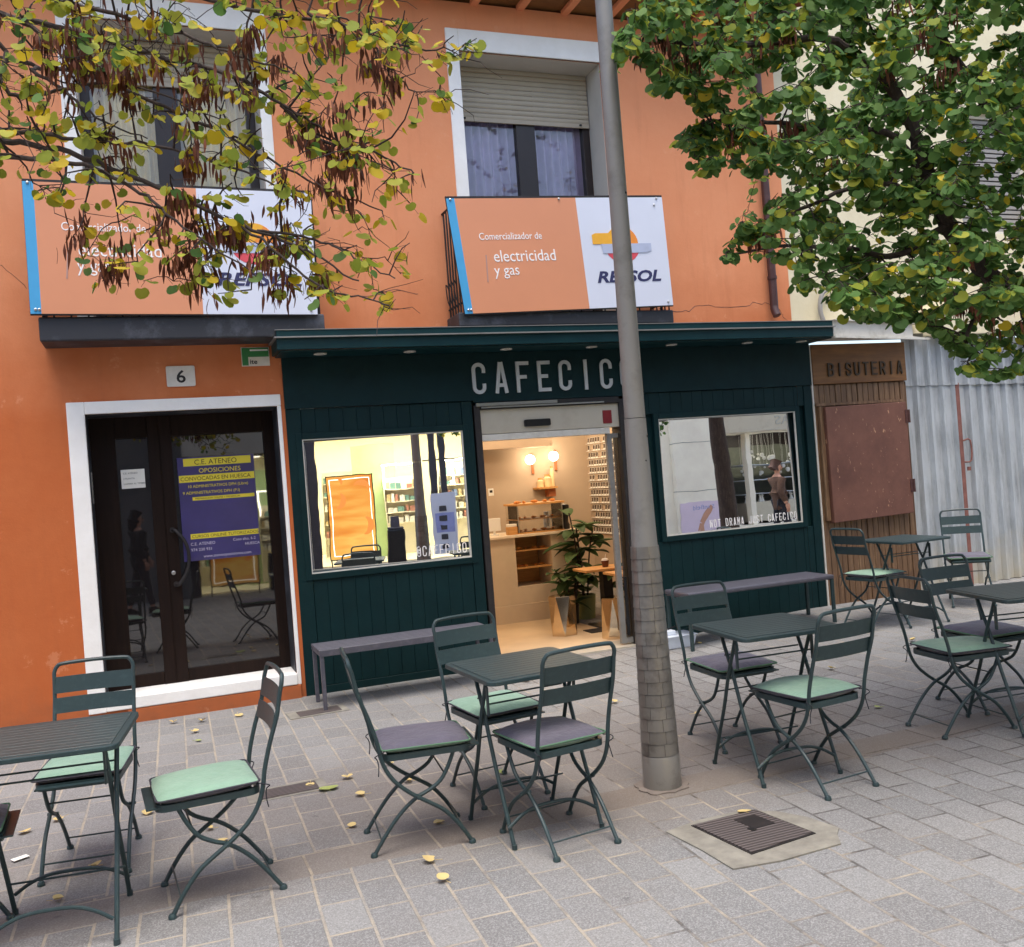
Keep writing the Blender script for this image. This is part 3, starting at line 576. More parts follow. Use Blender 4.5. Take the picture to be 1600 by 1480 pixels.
def cafe_window(G, pane_pts):
    mb = MB(); frame(mb, G[0]-.05, G[1]+.05, G[2]-.05, G[3]+.05, .05, -.012, .2); f = obj('window', mb, 'dark_green_paint', CF_, bevel=.004)
    mb = MB(); frame(mb, G[0], G[1], G[2], G[3], .008, -.006, .012); obj('bead', mb, 'white_metal', f)
    mb = MB(); mb.add(pane_pts, [(0, 1, 2, 3)]); mb.add([Vector(p)+Vector((0, .006, 0)) for p in pane_pts], [(3, 2, 1, 0)]); obj('pane', mb, 'mirror_glass', f, recalc=False)
    return f
ty = math.tan(R(-5.7)); y1 = lambda x: .085+(x-.77)*ty
f1 = cafe_window(G1, [(G1[0], y1(G1[0]), G1[2]), (G1[1], y1(G1[1]), G1[2]), (G1[1], y1(G1[1]), G1[3]), (G1[0], y1(G1[0]), G1[3])])
tp = math.tan(R(1.1)); y2 = lambda z: .05+(z-1.47)*tp
f2 = cafe_window(G2, [(G2[0], y2(G2[2]), G2[2]), (G2[1], y2(G2[2]), G2[2]), (G2[1], y2(G2[3]), G2[3]), (G2[0], y2(G2[3]), G2[3])])
# lettering strokes (narrow capitals with rounded corners)
def stroke_letter(mb, ch, x, z, wd, h, s, M):
    r = min(wd*.42, (wd-s)*.49)
    def arcpts(cx, cz, a0, a1, n=5): return [(cx+r*math.cos(R(a0+(a1-a0)*k/n)), cz+r*math.sin(R(a0+(a1-a0)*k/n))) for k in range(n+1)]
    ring = lambda x0, x1, z0, z1: arcpts(x1-r, z1-r, 0, 90)+arcpts(x0+r, z1-r, 90, 180)+arcpts(x0+r, z0+r, 180, 270)+arcpts(x1-r, z0+r, 270, 360)
    paths = []; e = s/2; X0, X1, Z0, Z1 = x+e, x+wd-e, z+e, z+h-e; zm = (Z0+Z1)/2
    if ch == 'O': p = ring(X0, X1, Z0, Z1); paths = [p+[p[0], p[1]]]
    elif ch in 'CG': p = ring(X0, X1, Z0, Z1); paths = [[(X1, zm+h*.17)]+p[0:18]+p[18:]+[(X1, zm-h*.17)]]
    elif ch == 'U': paths = [[(X0, z+h)]+arcpts(X0+r, Z0+r, 180, 270)+arcpts(X1-r, Z0+r, 270, 360)+[(X1, z+h)]]
    elif ch == 'S': paths = [[(X1, Z1-h*.2)]+arcpts(X1-r, Z1-r, 0, 90)+arcpts(X0+r, Z1-r, 90, 180)+[(X0, zm+h*.12), (X1, zm-h*.12)]+arcpts(X1-r, Z0+r, 360, 270)+arcpts(X0+r, Z0+r, 270, 180)+[(X0, Z0+h*.2)]]
    elif ch == 'J': paths = [[(X1, z+h)]+arcpts(X1-r, Z0+r, 360, 270)+arcpts(X0+r, Z0+r, 270, 180)+[(X0, Z0+h*.28)]]
    elif ch == 'D': paths = [[(X0, z), (X0, z+h)], [(X0, Z1)]+arcpts(X1-r, Z1-r, 90, 0)+arcpts(X1-r, Z0+r, 360, 270)+[(X0, Z0)]]
    elif ch == 'R': paths = [[(X0, z), (X0, z+h)], [(X0, Z1)]+arcpts(X1-r, Z1-r, 90, 0)+arcpts(X1-r, zm+r, 360, 270)+[(X0, zm)], [(x+wd*.5, zm), (X1, z)]]
    elif ch == 'A': paths = [[(X0, z), (x+wd*.5-e*.3, z+h)], [(X1, z), (x+wd*.5+e*.3, z+h)], [(x+wd*.25, z+h*.26), (x+wd*.75, z+h*.26)]]
    elif ch == 'I': paths = [[(x+wd/2, z), (x+wd/2, z+h)]]
    elif ch == 'N': paths = [[(X0, z), (X0, z+h)], [(X1, z), (X1, z+h)], [(X0, z+h*.95), (X1, z+h*.05)]]
    elif ch == 'M': paths = [[(X0, z), (X0, z+h)], [(X1, z), (X1, z+h)], [(X0, z+h*.95), (x+wd/2, z+h*.4), (X1, z+h*.95)]]
    elif ch == 'T': paths = [[(x+wd/2, z), (x+wd/2, z+h)], [(x, Z1), (x+wd, Z1)]]
    elif ch == 'B': paths = [[(X0, z), (X0, z+h)], [(X0, Z1)]+arcpts(X1-r, Z1-r, 90, 0)+[(X1-e, zm), (X1, zm-e)]+arcpts(X1-r, Z0+r, 360, 270)+[(X0, Z0)], [(X0, zm), (X1-e, zm)]]
    elif ch in 'FE':
        paths = [[(X0, z), (X0, z+h)], [(X0, Z1), (x+wd, Z1)], [(X0, zm), (x+wd*.8, zm)]]
        if ch == 'E': paths.append([(X0, Z0), (x+wd, Z0)])
    elif ch == '@': p = ring(X0, X1, Z0, Z1); paths = [p[3:]+[p[0], p[1]], ring(x+wd*.3, x+wd*.72, z+h*.3, z+h*.7)]
    for pi, p in enumerate(paths):     # one mitred ribbon per stroke path
        P = [Vector(q) for q in p]; P = [q for i, q in enumerate(P) if i == 0 or (q-P[i-1]).length > 1e-5]; n = len(P); cl = (P[0]-P[-1]).length < 1e-4 or (n > 2 and (P[1]-P[-1]).length < 1e-4)
        if cl and (P[1]-P[-1]).length < 1e-4: P = P[:-1]; n -= 1
        if cl: P = P[:-1] if (P[0]-P[-1]).length < 1e-4 else P; n = len(P)
        y0 = -.012-.0003*pi; vs = []
        for i in range(n):
            a = P[i-1] if (i > 0 or cl) else None; b = P[(i+1) % n] if (i < n-1 or cl) else None
            d1 = (P[i]-a).normalized() if a is not None else (b-P[i]).normalized(); d2 = (b-P[i]).normalized() if b is not None else d1
            n1 = Vector((-d1.y, d1.x)); n2 = Vector((-d2.y, d2.x)); m_ = n1+n2; m_ = m_.normalized()/max(.5, m_.normalized().dot(n1)); q = m_*e
            for c in (P[i]+q, P[i]-q): vs += [(c.x, y0, c.y), (c.x, 0, c.y)]
        fs = []
        for i in range(n if cl else n-1):
            u, v = 4*i, 4*((i+1) % n); fs += [(u, v, v+2, u+2), (u+1, u+3, v+3, v+1), (u, u+1, v+1, v), (u+2, v+2, v+3, u+3)]
        if not cl: fs += [(0, 2, 3, 1), (4*n-4, 4*n-3, 4*n-1, 4*n-2)]
        mb.add(vs, fs, M)
def letters(name, word, x, z, wd, pitch, h, s, y, mat, parent, roll=0, MM=None):
    mb = MB(); M = MM or Matrix.Translation((0, y, 0))
    for k, ch in enumerate(word):
        if ch != ' ': stroke_letter(mb, ch, x+k*pitch, z+k*pitch*roll, wd, h, s, M)
    return obj(name, mb, mat, parent)
letters('sign_lettering', 'CAFECICO', 1.545, 2.292, .118, .197, .262, .030, -.018, 'letter_steel', CF_)
LM = Matrix.Translation((.77, .085, 0)) @ Matrix.Rotation(R(-5.7), 4, 'Z') @ Matrix.Translation((-.77, -.0005, 0)) @ Matrix.Diagonal((1, .05, 1, 1))
letters('window_lettering', '@CAFECICO', .985, .985, .034, .048, .085, .0075, 0, 'ink_white', f1, MM=LM)
LM = Matrix.Translation((0, .05, 1.47)) @ Matrix.Rotation(R(-1.1), 4, 'X') @ Matrix.Translation((0, -.0005, -1.47)) @ Matrix.Diagonal((1, .05, 1, 1))
letters('window_lettering', 'NOT DRAMA JUST CAFECICO', 3.765, .975, .028, .0425, .072, .007, 0, 'ink_white', f2, MM=LM)
# canopy
mb = MB(); mb.box(-.07, 4.985, -.36, -.335, 2.655, 2.80); mb.box(-.07, -.045, -.335, 0, 2.655, 2.74)

cn = obj('canopy', mb, 'fascia_green', CF_, bevel=.004)
mb = MB(); mb.box(-.045, 4.985, -.334, 0, 2.642, 2.654); obj('soffit', mb, 'fascia_green', cn)
mb = MB(); mb.box(-.09, 5.0, -.385, -.002, 2.7405, 2.7505); mb.box(-.08, 4.995, -.366, -.336, 2.8005, 2.806); obj('flashing', mb, 'post_grey', cn)
for x in (.27, .98, 1.80, 2.58, 3.36, 4.15, 4.75):
    mb = MB(); mb.lathe([(.032, -.004), (.05, -.004), (.05, .002), (.032, .002)], 18, (x, -.2, 2.638)); s_ = obj('spotlight', mb, 'white_metal', cn, smooth=True)
    mb = MB(); mb.lathe([(.03, 0), (.03, .003)], 16, (x, -.2, 2.637)); obj('lens', mb, 'opal_cream', s_)
# doorway: header, jambs, sliding leaf
mb = MB(); mb.box(1.60, 2.95, .02, .16, 1.955, 2.165); h_ = obj('door_header', mb, 'steel_header', CF_, bevel=.006)
mb = MB(); mb.box(1.60, 2.80, .012, .16, 1.90, 1.952); obj('cover_strip', mb, 'white_metal', h_)
mb = MB(); mb.prism([(a+2.115, b+2.03) for a, b in rrect(.24, .06, .012, 3)], -.004, .019); obj('sensor', mb, 'black_plastic', h_)
mb = MB(); mb.box(2.745, 2.83, .014, .0195, 1.99, 2.105); obj('sticker', mb, 'sticker_red', h_)
mb = MB(); mb.box(1.545, 1.60, -.012, .17, -.03, 2.2); mb.box(2.90, 2.97, .0, .17, -.03, 2.2); mb.box(1.60, 2.90, -.012, .17, 2.168, 2.222); obj('door_jamb', mb, 'iron_dark', CF_, bevel=.004)
mb = MB(); mb.box(1.56, 2.3, -.03, -.0125, 2.19, 2.215); mb.box(1.61, 2.75, -.02, .01, 2.172, 2.185); obj('door_rail', mb, 'alu', h_)
mb = MB(); mb.box(2.785, 2.835, .055, .095, .03, 1.90); mb.box(2.835, 2.90, .055, .095, .03, .08); mb.box(2.835, 2.90, .055, .095, 1.86, 1.90)
sl = obj('sliding_door', mb, 'post_grey', CF_, bevel=.003); mb = MB(); mb.box(2.835, 2.90, .07, .078, .08, 1.86); obj('pane', mb, 'clear_glass', sl)
mb = MB(); mb.box(2.842, 2.872, .045, .055, .1, .62); obj('kick_plate', mb, 'black_plastic', sl)
mb = MB(); mb.box(1.55, 2.97, -.02, .3, -.05, .018); obj('door_sill', mb, 'steel_header', CF_)
# room behind
mb = MB(); mb.box(.9, 4.6, .17, 4.2, -.06, .012); o = obj('cafe_floor', mb, 'cafe_floor'); tag(o, kind='structure')
mb = MB(); mb.box(.9, 4.6, 4.02, 4.14, .012, 2.9); mb.box(4.44, 4.55, .17, 4.02, .012, 2.9); mb.box(.9, 1.0, .17, 4.02, .012, 2.9); mb.box(.9, 4.6, .17, 4.14, 2.901, 3.0); mb.box(1.0, 1.545, .171, .2, .012, 2.9); mb.box(2.98, 4.44, .171, .2, .012, 2.9); mb.box(1.545, 2.98, .171, .2, 2.2, 2.9)
mb.box(1.0, 3.75, 3.55, 4.02, 1.93, 2.9)
obj('room_wall', mb, 'cafe_wall', CF_)
for x, y in ((1.9, 1.1), (3.2, 1.3), (2.3, 2.7), (3.9, 2.6)):  # unseen ceiling lamps, added to brighten the cafe room
    mb = MB(); mb.lathe([(.07, 0), (.07, .03)], 18, (x, y, 2.868)); dl = obj('unseen_ceiling_lamp', mb, emis('added_lamp_glow', (1, .78, .5), 6) if 'added_lamp_glow' not in MATS else 'added_lamp_glow', CF_) if False else None
    if 'added_lamp_glow' not in MATS: emis('added_lamp_glow', (1, .78, .5), 6)
    dl = obj('unseen_ceiling_lamp', mb, 'added_lamp_glow', CF_)
    ld = bpy.data.lights.new('lamp_light', 'POINT'); ld.energy = 17; ld.color = (1, .82, .58); ld.shadow_soft_size = .12; lo = bpy.data.objects.new('lamp_light', ld); COL.objects.link(lo); lo.location = (x, y, 2.72); lo.parent = dl

# ------------------------------------------------------------------ closed jewellery shop and sheet fence
WS = thing('wooden_shopfront', 'old closed wooden shopfront with a brown header and a shut red brown board', 'shop front')
mb = MB(); mb.box(4.993, 6.13, .03, .06, .05, 2.26); x = 4.995; k = 0
while x < 6.12:
    wd = .066; mb.box(x+.003, min(x+wd-.003, 6.13), .002*((k*5) % 4), .03, .08+.01*((k*3) % 4), 2.24); x += wd; k += 1
obj('plank', mb, 'weathered_wood', WS, bevel=.003, segs=1)
mb = MB(); mb.box(4.994, 6.13, -.02, .06, 2.245, 2.63); obj('header', mb, 'header_wood', WS, bevel=.006)
letters('lettering', 'BISUTERIA', 5.165, 2.315, .070, .105, .13, .016, -.021, 'brass_text', WS)
mb = MB(); mb.prism([(5.066, 2.02), (6.045, 2.03), (6.045, .925), (5.072, .905)], -.075, -.001); bd = obj('shutter_board', mb, 'red_brown_board', WS, bevel=.006)
mb = MB(); mb.box(5.0, 6.06, -.03, -.0005, 2.035, 2.06); mb.box(5.02, 5.062, -.04, -.0005, .93, 2.03); obj('board_frame', mb, 'weathered_wood', WS)
for z in (1.82, 1.13): mb = MB(); mb.box(6.02, 6.075, -.082, -.03, z, z+.13); mb.tube([(6.06, -.085, z), (6.06, -.085, z+.13)], .012, 8); obj('hinge', mb, 'brown_pipe', bd)
mb = MB(); mb.slabp([(4.99, -.36), (6.16, -.10), (6.42, .0), (4.99, .0)], 2.66, 2.675); mb.slabp([(4.99, -.36), (6.19, -.08), (6.19, -.055), (4.99, -.335)], 2.675, 2.80); mb.slabp([(5.0, -.39), (6.3, -.09), (6.3, .0), (5.0, .0)], 2.801, 2.812)
mb.slabp([(4.99, -.385), (6.42, -.07), (6.42, -.04), (4.99, -.355)], 2.64, 2.66)
obj('canopy', mb, 'white_metal', WS)
FN = thing('sheet_fence', 'tall corrugated grey metal sheet fence with a rusty red gate post', 'fence')
def corr(x0, x1, z0, z1, y):
    mb = MB(); p = .166; d = .05; pr = [(0, 0), (.62, 0), (.72, 1), (.9, 1)]; pts = []; x = x0; k = 0
    while True:
        for a, b in pr:
            xx = x0+(k+a)*p
            if xx > x1: break
            pts.append((xx, y-b*d))
        k += 1
        if x0+k*p > x1: break
    pts.append((x1, pts[-1][1])); vs = []; fs = []
    for (xx, yy) in pts: vs += [(xx, yy, z0(xx)), (xx, yy, z1(xx))]
    n = len(pts)
    for (xx, yy) in pts: vs += [(xx, yy+.003, z0(xx)), (xx, yy+.003, z1(xx))]
    for i in range(n-1): fs += [(2*i, 2*i+2, 2*i+3, 2*i+1), (2*n+2*i, 2*n+2*i+1, 2*n+2*i+3, 2*n+2*i+2), (2*i+1, 2*i+3, 2*n+2*i+3, 2*n+2*i+1), (2*i, 2*n+2*i, 2*n+2*i+2, 2*i+2)]
    mb.add(vs, fs); return mb
obj('sheet', corr(6.135, 6.755, lambda x: .11, lambda x: 2.2, .04), 'corrugated_steel', FN, recalc=False)
obj('gate_sheet', corr(6.82, 15, lambda x: .115+(x-6.8)*.012, lambda x: 2.2-.02*(x-6.8), .04), 'corrugated_steel', FN, recalc=False)
obj('upper_sheet', corr(6.135, 15, lambda x: 2.19-.02*(x-6.2), lambda x: 2.68-.02*(x-6.2), .028), 'corrugated_steel', FN, recalc=False)
mb = MB(); mb.box(6.76, 6.81, -.01, .05, .1, 2.2); o = obj('gate_post', mb, 'brown_pipe', FN, bevel=.004)
simple('rust_red', rgb(128, 82, 72), .7, var=.25, scale=14); o.data.materials[0] = MATS['rust_red']
mb = MB(); mb.tube(smooth_path([(6.80, -.02, 1.60), (6.86, -.05, 1.60), (6.86, -.05, 1.40), (6.80, -.02, 1.38)], 3), .009, 8); mb.lathe([(.02, -.02), (.02, .02)], 10, (6.84, -.03, 1.31)); obj('handle', mb, 'rust_red', FN)
mb = MB(); mb.box(6.13, 15, .12, .14, 0, 2.6); obj('backing_board', mb, 'slab_dark', FN)
# ------------------------------------------------------------------ furniture
def chair_proto(top, under, label, group):
    t = thing('folding_chair', label, 'chair', group=group)
    hw = .176
    side = [(-.275+.02, .80), (-.235, .70), (-.20, .60), (-.172, .50), (-.160, .43), (-.140, .37), (-.105, .315), (-.055, .268), (-.01, .235), (.05, .197), (.105, .157), (.165, .085), (.213, .006)]
    # one bent tube: up one side, over the top with round corners, down the other side
    L = [(-hw, s, z) for s, z in reversed(side)]
    topz = .862; c = [(-hw, -.262, .825), (-hw+.012, -.268, .85), (-hw+.04, -.271, topz), (0, -.275, topz+.004), (hw-.04, -.271, topz), (hw-.012, -.268, .85), (hw, -.262, .825)]
    mb = MB(); mb.tube(smooth_path(L[:-1], 3)+smooth_path([L[-1]]+c+[(hw, side[0][0], side[0][1])], 4)+smooth_path([(hw, s, z) for s, z in side], 3)[1:], .0092, 9); obj('back_frame', mb, 'furniture_green', t, smooth=True)
    for z0, z1 in ((.728, .803), (.638, .708)):
        mb = MB(); n = 12; vs = []; fs = []
        for k in range(n+1):
            x = -hw+2*hw*k/n; bow = -.014*(1-(x/hw)**2)
            for z in (z0, z1):
                s = -.20-(z-.60)*.27+.004; vs += [(x, s+bow, z), (x, s+bow-.003, z)]
        for k in range(n):
            b = 4*k; fs += [(b, b+4, b+6, b+2), (b+1, b+3, b+7, b+5), (b+2, b+6, b+7, b+3), (b, b+1, b+5, b+4)]
        fs += [(0, 2, 3, 1), (4*n, 4*n+1, 4*n+3, 4*n+2)]
        mb.add(vs, fs); obj('back_slat', mb, 'furniture_green', t, smooth=True)
    iw = .152
    for sx in (-1, 1):
        mb = MB(); mb.tube(smooth_path([(sx*iw, .165, .412), (sx*iw, .135, .345), (sx*iw, .095, .285), (sx*iw, .04, .250), (sx*iw, -.01, .229), (sx*iw, -.065, .190), (sx*iw, -.12, .135), (sx*iw, -.170, .070), (sx*iw, -.215, .006)], 3), .0088, 9)
        mb.lathe([(.016, 0), (.016, .01), (.011, .018)], 12, (sx*iw, -.215, 0)); mb.lathe([(.016, 0), (.016, .01), (.011, .018)], 12, (sx*hw, .213, 0))
        mb.tube([(sx*(iw-.012), -.01, .232), (sx*(hw+.012), -.01, .232)], .007, 7); obj('leg', mb, 'furniture_green', t, smooth=True)
    for y, z, w_ in ((.178, .075, hw), (-.178, .062, iw), (.115, .315, iw)):
        mb = MB(); mb.tube([(-w_, y, z), (w_, y, z)], .0038, 6); obj('stretcher', mb, 'furniture_green', t)
    mb = MB(); fr = [(a*1.0, b+.045) for a, b in rrect(.345, .40, .05, 5)]
    inn = [(a*.93, .045+(b-.045)*.94) for a, b in fr]; nf = len(fr)
    mb.add([(*p, z) for z in (.404, .431) for p in fr]+[(*p, z) for z in (.404, .431) for p in inn], [f for i in range(nf) for j in [(i+1) % nf] for f in ((i, j, nf+j, nf+i), (2*nf+j, 2*nf+i, 3*nf+i, 3*nf+j), (nf+i, nf+j, 3*nf+j, 3*nf+i), (j, i, 2*nf+i, 2*nf+j))])
    st = obj('seat', mb, 'furniture_green', t, smooth=True)
    for k in range(7): mb = MB(); y = -.125+k*.058; mb.box(-.160, .160, y, y+.055, .418, .424); obj('seat_slat', mb, 'furniture_green', st)
    # cushion: soft pad, slightly sagging
    mb = MB(); n = 16; vs = []; fs = []
    def pz(u, v, up):
        e = (1-abs(u)**5)*(1-abs(v)**5); e = max(e, 0)**.35
        return .4535+(.024*e*(1-.2*(u*u+v*v)) if up else -.026*e)+.003*math.sin(u*3+v*2)
    for up in (1, 0):
        for i in range(n+1):
            for j in range(n+1):
                u, v = -1+2*i/n, -1+2*j/n; k = 1-.05*(u*u*v*v); vs.append((u*.183*k, .045+v*.198*k, pz(u, v, up)))
    N = (n+1)**2
    for i in range(n):
        for j in range(n):
            a = i*(n+1)+j; q = (a, a+n+1, a+n+2, a+1); fs.append(q); fs.append(tuple(N+z for z in reversed(q)))
    half = len(fs)//2
    mb.add(vs, fs); mb.mi = [0 if k % 2 == 0 else 1 for k in range(len(mb.f))]
    cu = obj('cushion', mb, [top, under], t, smooth=True)
    mb = MB(); e = [(a, b+.045, .4535+.003*math.sin(a/.183*3+b/.198*2)) for a, b in rrect(.366, .392, .022, 4)]; e = [Vector(p) for p in e]; mb.tube(e+[e[0], e[1]], .004, 6); obj('piping', mb, 'piping_green' if top == 'grey_fabric' else 'piping_grey', cu)
    for sx in (-1, 1):
        mb = MB(); mb.tube(smooth_path([(sx*.165, -.14, .447), (sx*.19, -.165, .445), (sx*.188, -.185, .435), (sx*.17, -.175, .42), (sx*.178, -.17, .39), (sx*.186, -.175, .35)], 3), .0025, 5); obj('tie', mb, 'cord_dark', cu)
    return t
CH = [  # x, y, heading deg, colour, label
 (-1.37, -2.83, -98, 'g', 'folding chair with green cushion facing the street behind the leftmost table, before the orange wall'),
 (-.855, -3.47, 184, 'g', 'folding chair with green cushion seen side on, right of the leftmost table'),
 (0.0, -3.355, -6, 'd', 'folding chair with grey cushion seen side on, left of the table before the doorway'),
 (.525, -2.95, -83, 'g', 'folding chair with green cushion behind the table in front of the cafe doorway'),
 (.555, -3.70, 98, 'd', 'folding chair with bluish grey cushion, back turned, just left of the lamp post'),
 (1.98, -2.88, -92, 'd', 'folding chair with grey cushion just right of the lamp post, facing the street'),
 (1.915, -3.72, 96, 'g', 'folding chair with bright green cushion, back turned, at the table right of the lamp post'),
 (4.78, -.86, 8, 'g', 'far folding chair with green cushion beside the wooden shopfront'),
 (6.08, -.66, 232, 'd', 'far folding chair with grey cushion in front of the corrugated fence'),
 (3.11, -3.42, -6, 'g', 'folding chair with green cushion left of the rightmost table'),
 (3.57, -3.165, -94, 'd', 'folding chair with grey cushion tucked behind the rightmost table'),
 (3.52, -4.03, 95, 'g', 'folding chair with green cushion cut off by the right picture edge, under the rightmost table'),
 (-1.86, -3.5, 2, 'd', 'folding chair with grey cushion almost wholly cut off by the left picture edge'),
]
protos = {}
for x, y, a, c, lab in CH:
    if c not in protos:
        o = chair_proto('green_fabric' if c == 'g' else 'grey_fabric', 'grey_fabric' if c == 'g' else 'green_fabric', lab, 'green metal folding chairs of the terrace'); protos[c] = o
    else: o = copy_tree(protos[c])
    o['label'] = lab; z = gx(x, y); dz = gx(x+.2, y)-gx(x-.2, y)
    o.location = (x, y, z+.001); o.rotation_euler = (0, 0, R(a-90))
def table_proto(lab):
    t = thing('folding_table', lab, 'table', group='square green metal terrace tables')
    mb = MB(); mb.slabp(rrect(.575, .565, .045, 5), .716, .736)
    top = obj('table_top', mb, 'furniture_green', t, bevel=.004)
    for k in range(11): mb = MB(); y = -.252+k*.0458; mb.box(-.262, .262, y+.0004, y+.0454, .7362, .7386); obj('top_slat', mb, 'furniture_green', top, bevel=.0012, segs=1)
    for sx in (-1, 1):
        x = sx*.215
        for q in (1, -1):
            xx = x+q*.010
            mb = MB(); mb.tube(smooth_path([(xx, q*.095, .716), (xx, q*.055, .63), (xx, 0, .52), (xx, -q*.075, .33), (xx, -q*.155, .16), (xx, -q*.225, .002)], 4), .0095, 9)
            mb.lathe([(.012, 0), (.012, .02)], 10, (xx, -q*.225, 0)); obj('leg', mb, 'furniture_green', t, smooth=True)
        mb = MB(); mb.box(x-.014, x-.006, -.105, -.08, .55, .68, Matrix.Rotation(0, 4, 'X')); obj('latch', mb, 'furniture_green', t, bevel=.004)
    for q in (1, -1):
        mb = MB(); mb.tube(smooth_path([(-.215, q*.20, .085), (-.15, q*.195, .125), (-.07, q*.19, .148), (.07, q*.19, .148), (.15, q*.195, .125), (.215, q*.20, .085)], 4), .0075, 8); obj('arched_stretcher', mb, 'furniture_green', t, smooth=True)
    for y, z in ((-.088, .60), (.05, .60), (.11, .16)): mb = MB(); mb.tube([(-.215, y, z), (.215, y, z)], .0045, 6); obj('stretcher', mb, 'furniture_green', t)
    for y in (-.10, .10): mb = MB(); mb.tube([(-.24, y, .712), (.24, y, .712)], .007, 7); obj('crossbar', mb, 'furniture_green', t)
    return t
TB = [(-1.445, -3.53, -7, 'green folding table cut off by the left picture edge'), (.515, -3.49, 4, 'green folding table in front of the cafe doorway, left of the lamp post'), (1.865, -3.445, -4, 'green folding table just right of the lamp post'),
      (5.09, -.93, 2, 'far green folding table beside the wooden shopfront'), (3.44, -3.60, -12, 'green folding table cut off by the right picture edge')]
tp_ = None
for x, y, a, lab in TB:
    o = tp_ = table_proto(lab) if tp_ is None else copy_tree(tp_)
    o['label'] = lab; o.location = (x, y, gx(x, y)+.001); o.rotation_euler = (0, 0, R(a))
# small forked reflection/marks left out; benches
def bench(x0, x1, y0, y1, h, lab, kind):
    z0 = gx((x0+x1)/2, y0); t = thing('bench', lab, 'bench', ((x0+x1)/2, (y0+y1)/2, 0)); cx, cy = t.location.x, t.location.y
    L, W = (x1-x0)/2, (y1-y0)/2
    if kind == 'slat':
        n = 6; wd = 2*W/n
        for k in range(n): mb = MB(); mb.box(-L, L, -W+k*wd+.003, -W+(k+1)*wd-.003, h-.018, h); obj('seat_slat', mb, 'bench_grey', t, bevel=.002, segs=1)
        mb = MB(); mb.box(-L, L, -W-.004, -W, h-.045, h-.002); obj('seat_edge', mb, 'bench_grey', t)
        mb = MB(); mb.box(-L, L, W, W+.004, h-.045, h-.002); obj('seat_edge', mb, 'bench_grey', t)
    else:
        mb = MB(); mb.box(-L, L, -W, W, h-.04, h); obj('seat', mb, 'bench_grey', t, bevel=.012)
    for sx in (-1, 1):
        for sy in (-1, 1):
            zb = gx(cx+sx*L, cy+sy*W); mb = MB(); a = sx*(L-.018); b = sy*(W-.018); mb.box(a-.014, a+.014, b-.014, b+.014, zb, h-.018); obj('leg', mb, 'bench_grey' if kind == 'slat' else 'furniture_green', t, bevel=.003, segs=1)
        mb = MB(); a = sx*(L-.018); mb.box(a-.010, a+.010, -W+.03, W-.03, h-.05, h-.02); obj('rail', mb, 'bench_grey', t)
    return t
bench(.03, 1.36, -.62, -.24, .44, 'grey slatted metal bench under the bright window left of the cafe doorway', 'slat')
bench(3.10, 4.60, -.60, -.20, .50, 'plain grey bench against the green boards under the right cafe window', 'plate')

# ------------------------------------------------------------------ lamp post
LP = thing('lamp_post', 'tall tapering grey metal lamp post with a studded sleeve round its foot', 'lamp post', (1.255, -3.36, 0))
mb = MB(); mb.lathe([(.0665, 1.16), (.062, 1.3), (.054, 1.828), (.054, 1.832)], 32); obj('lower_shaft', mb, 'post_grey', LP, smooth=True)
mb = MB(); mb.lathe([(.0522, 1.835), (.046, 2.8), (.041, 4.0), (.033, 7.0)], 32); obj('upper_shaft', mb, 'post_grey', LP, smooth=True)
mb = MB(); mb.lathe([(.084, 0), (.084, .2), (.075, .6), (.063, 1.162)], 32); core = obj('foot_shaft', mb, 'iron_dark', LP, smooth=True)
mb = MB(); rows = 17; rng = random.Random(3)
for r_ in range(rows):     # overlapping metal scales of the anti-poster sleeve
    z0 = .17+r_*.0605; z1 = z0+.0592; n = 7; ph = rng.uniform(0, .5) if r_ % 2 else 0
    for k in range(n):
        a0 = 2*math.pi*(k+ph)/n+.012; a1 = 2*math.pi*(k+1+ph)/n-.012; vs = []; rr = lambda z: .0895-max(z-.2, 0)*.0215
        for q in range(5):
            a = a0+(a1-a0)*q/4; dq = .0008+.0012*((k*3+r_) % 3)/2
            for z, e in ((z0, .0035), (z1, .0012)): rad = rr(z)+e+dq*.3; vs.append((rad*math.cos(a), rad*math.sin(a), z))
        vs += [((Vector(v)*Vector((.97, .97, 1)))[:]) for v in vs]
        fs = []
        for q in range(4): fs.append((2*q, 2*q+2, 2*q+3, 2*q+1)); fs.append((2*q, 2*q+10, 2*q+12, 2*q+2)); fs.append((2*q+1, 2*q+3, 2*q+13, 2*q+11))
        fs += [(0, 1, 11, 10), (8, 18, 19, 9)]
        mb.add(vs, fs)
sv = obj('sleeve', mb, 'post_scales', LP, smooth=True)
mb = MB(); mb.lathe([(.095, 0), (.094, .16), (.0905, .168)], 32); obj('collar', mb, 'post_base', LP, smooth=True)
for z, a in ((2.95, -60), (1.74, -45), (1.62, -75), (1.38, -50)): mb = MB(); mb.lathe([(.006, -.005), (.006, .002), (.002, .004)], 8, (0, 0, 0), Matrix.Rotation(R(a), 4, 'Z') @ Matrix.Translation((.0545 if z < 2 else .0465, 0, z)) @ Matrix.Rotation(R(90), 4, 'Y')); obj('bolt', mb, 'ink_black', LP)
mb = MB(); mb.tube(smooth_path([(0, 0, 6.95), (0, -.1, 7.2), (0, -.5, 7.35), (0, -.9, 7.36)], 4), .03, 10); arm = obj('arm', mb, 'post_grey', LP, smooth=True)
mb = MB(); mb.lathe([(.05, .04), (.14, .02), (.17, -.03), (.10, -.05)], 20, (0, -1.0, 7.34)); obj('lamp_head', mb, 'post_grey', LP, smooth=True)
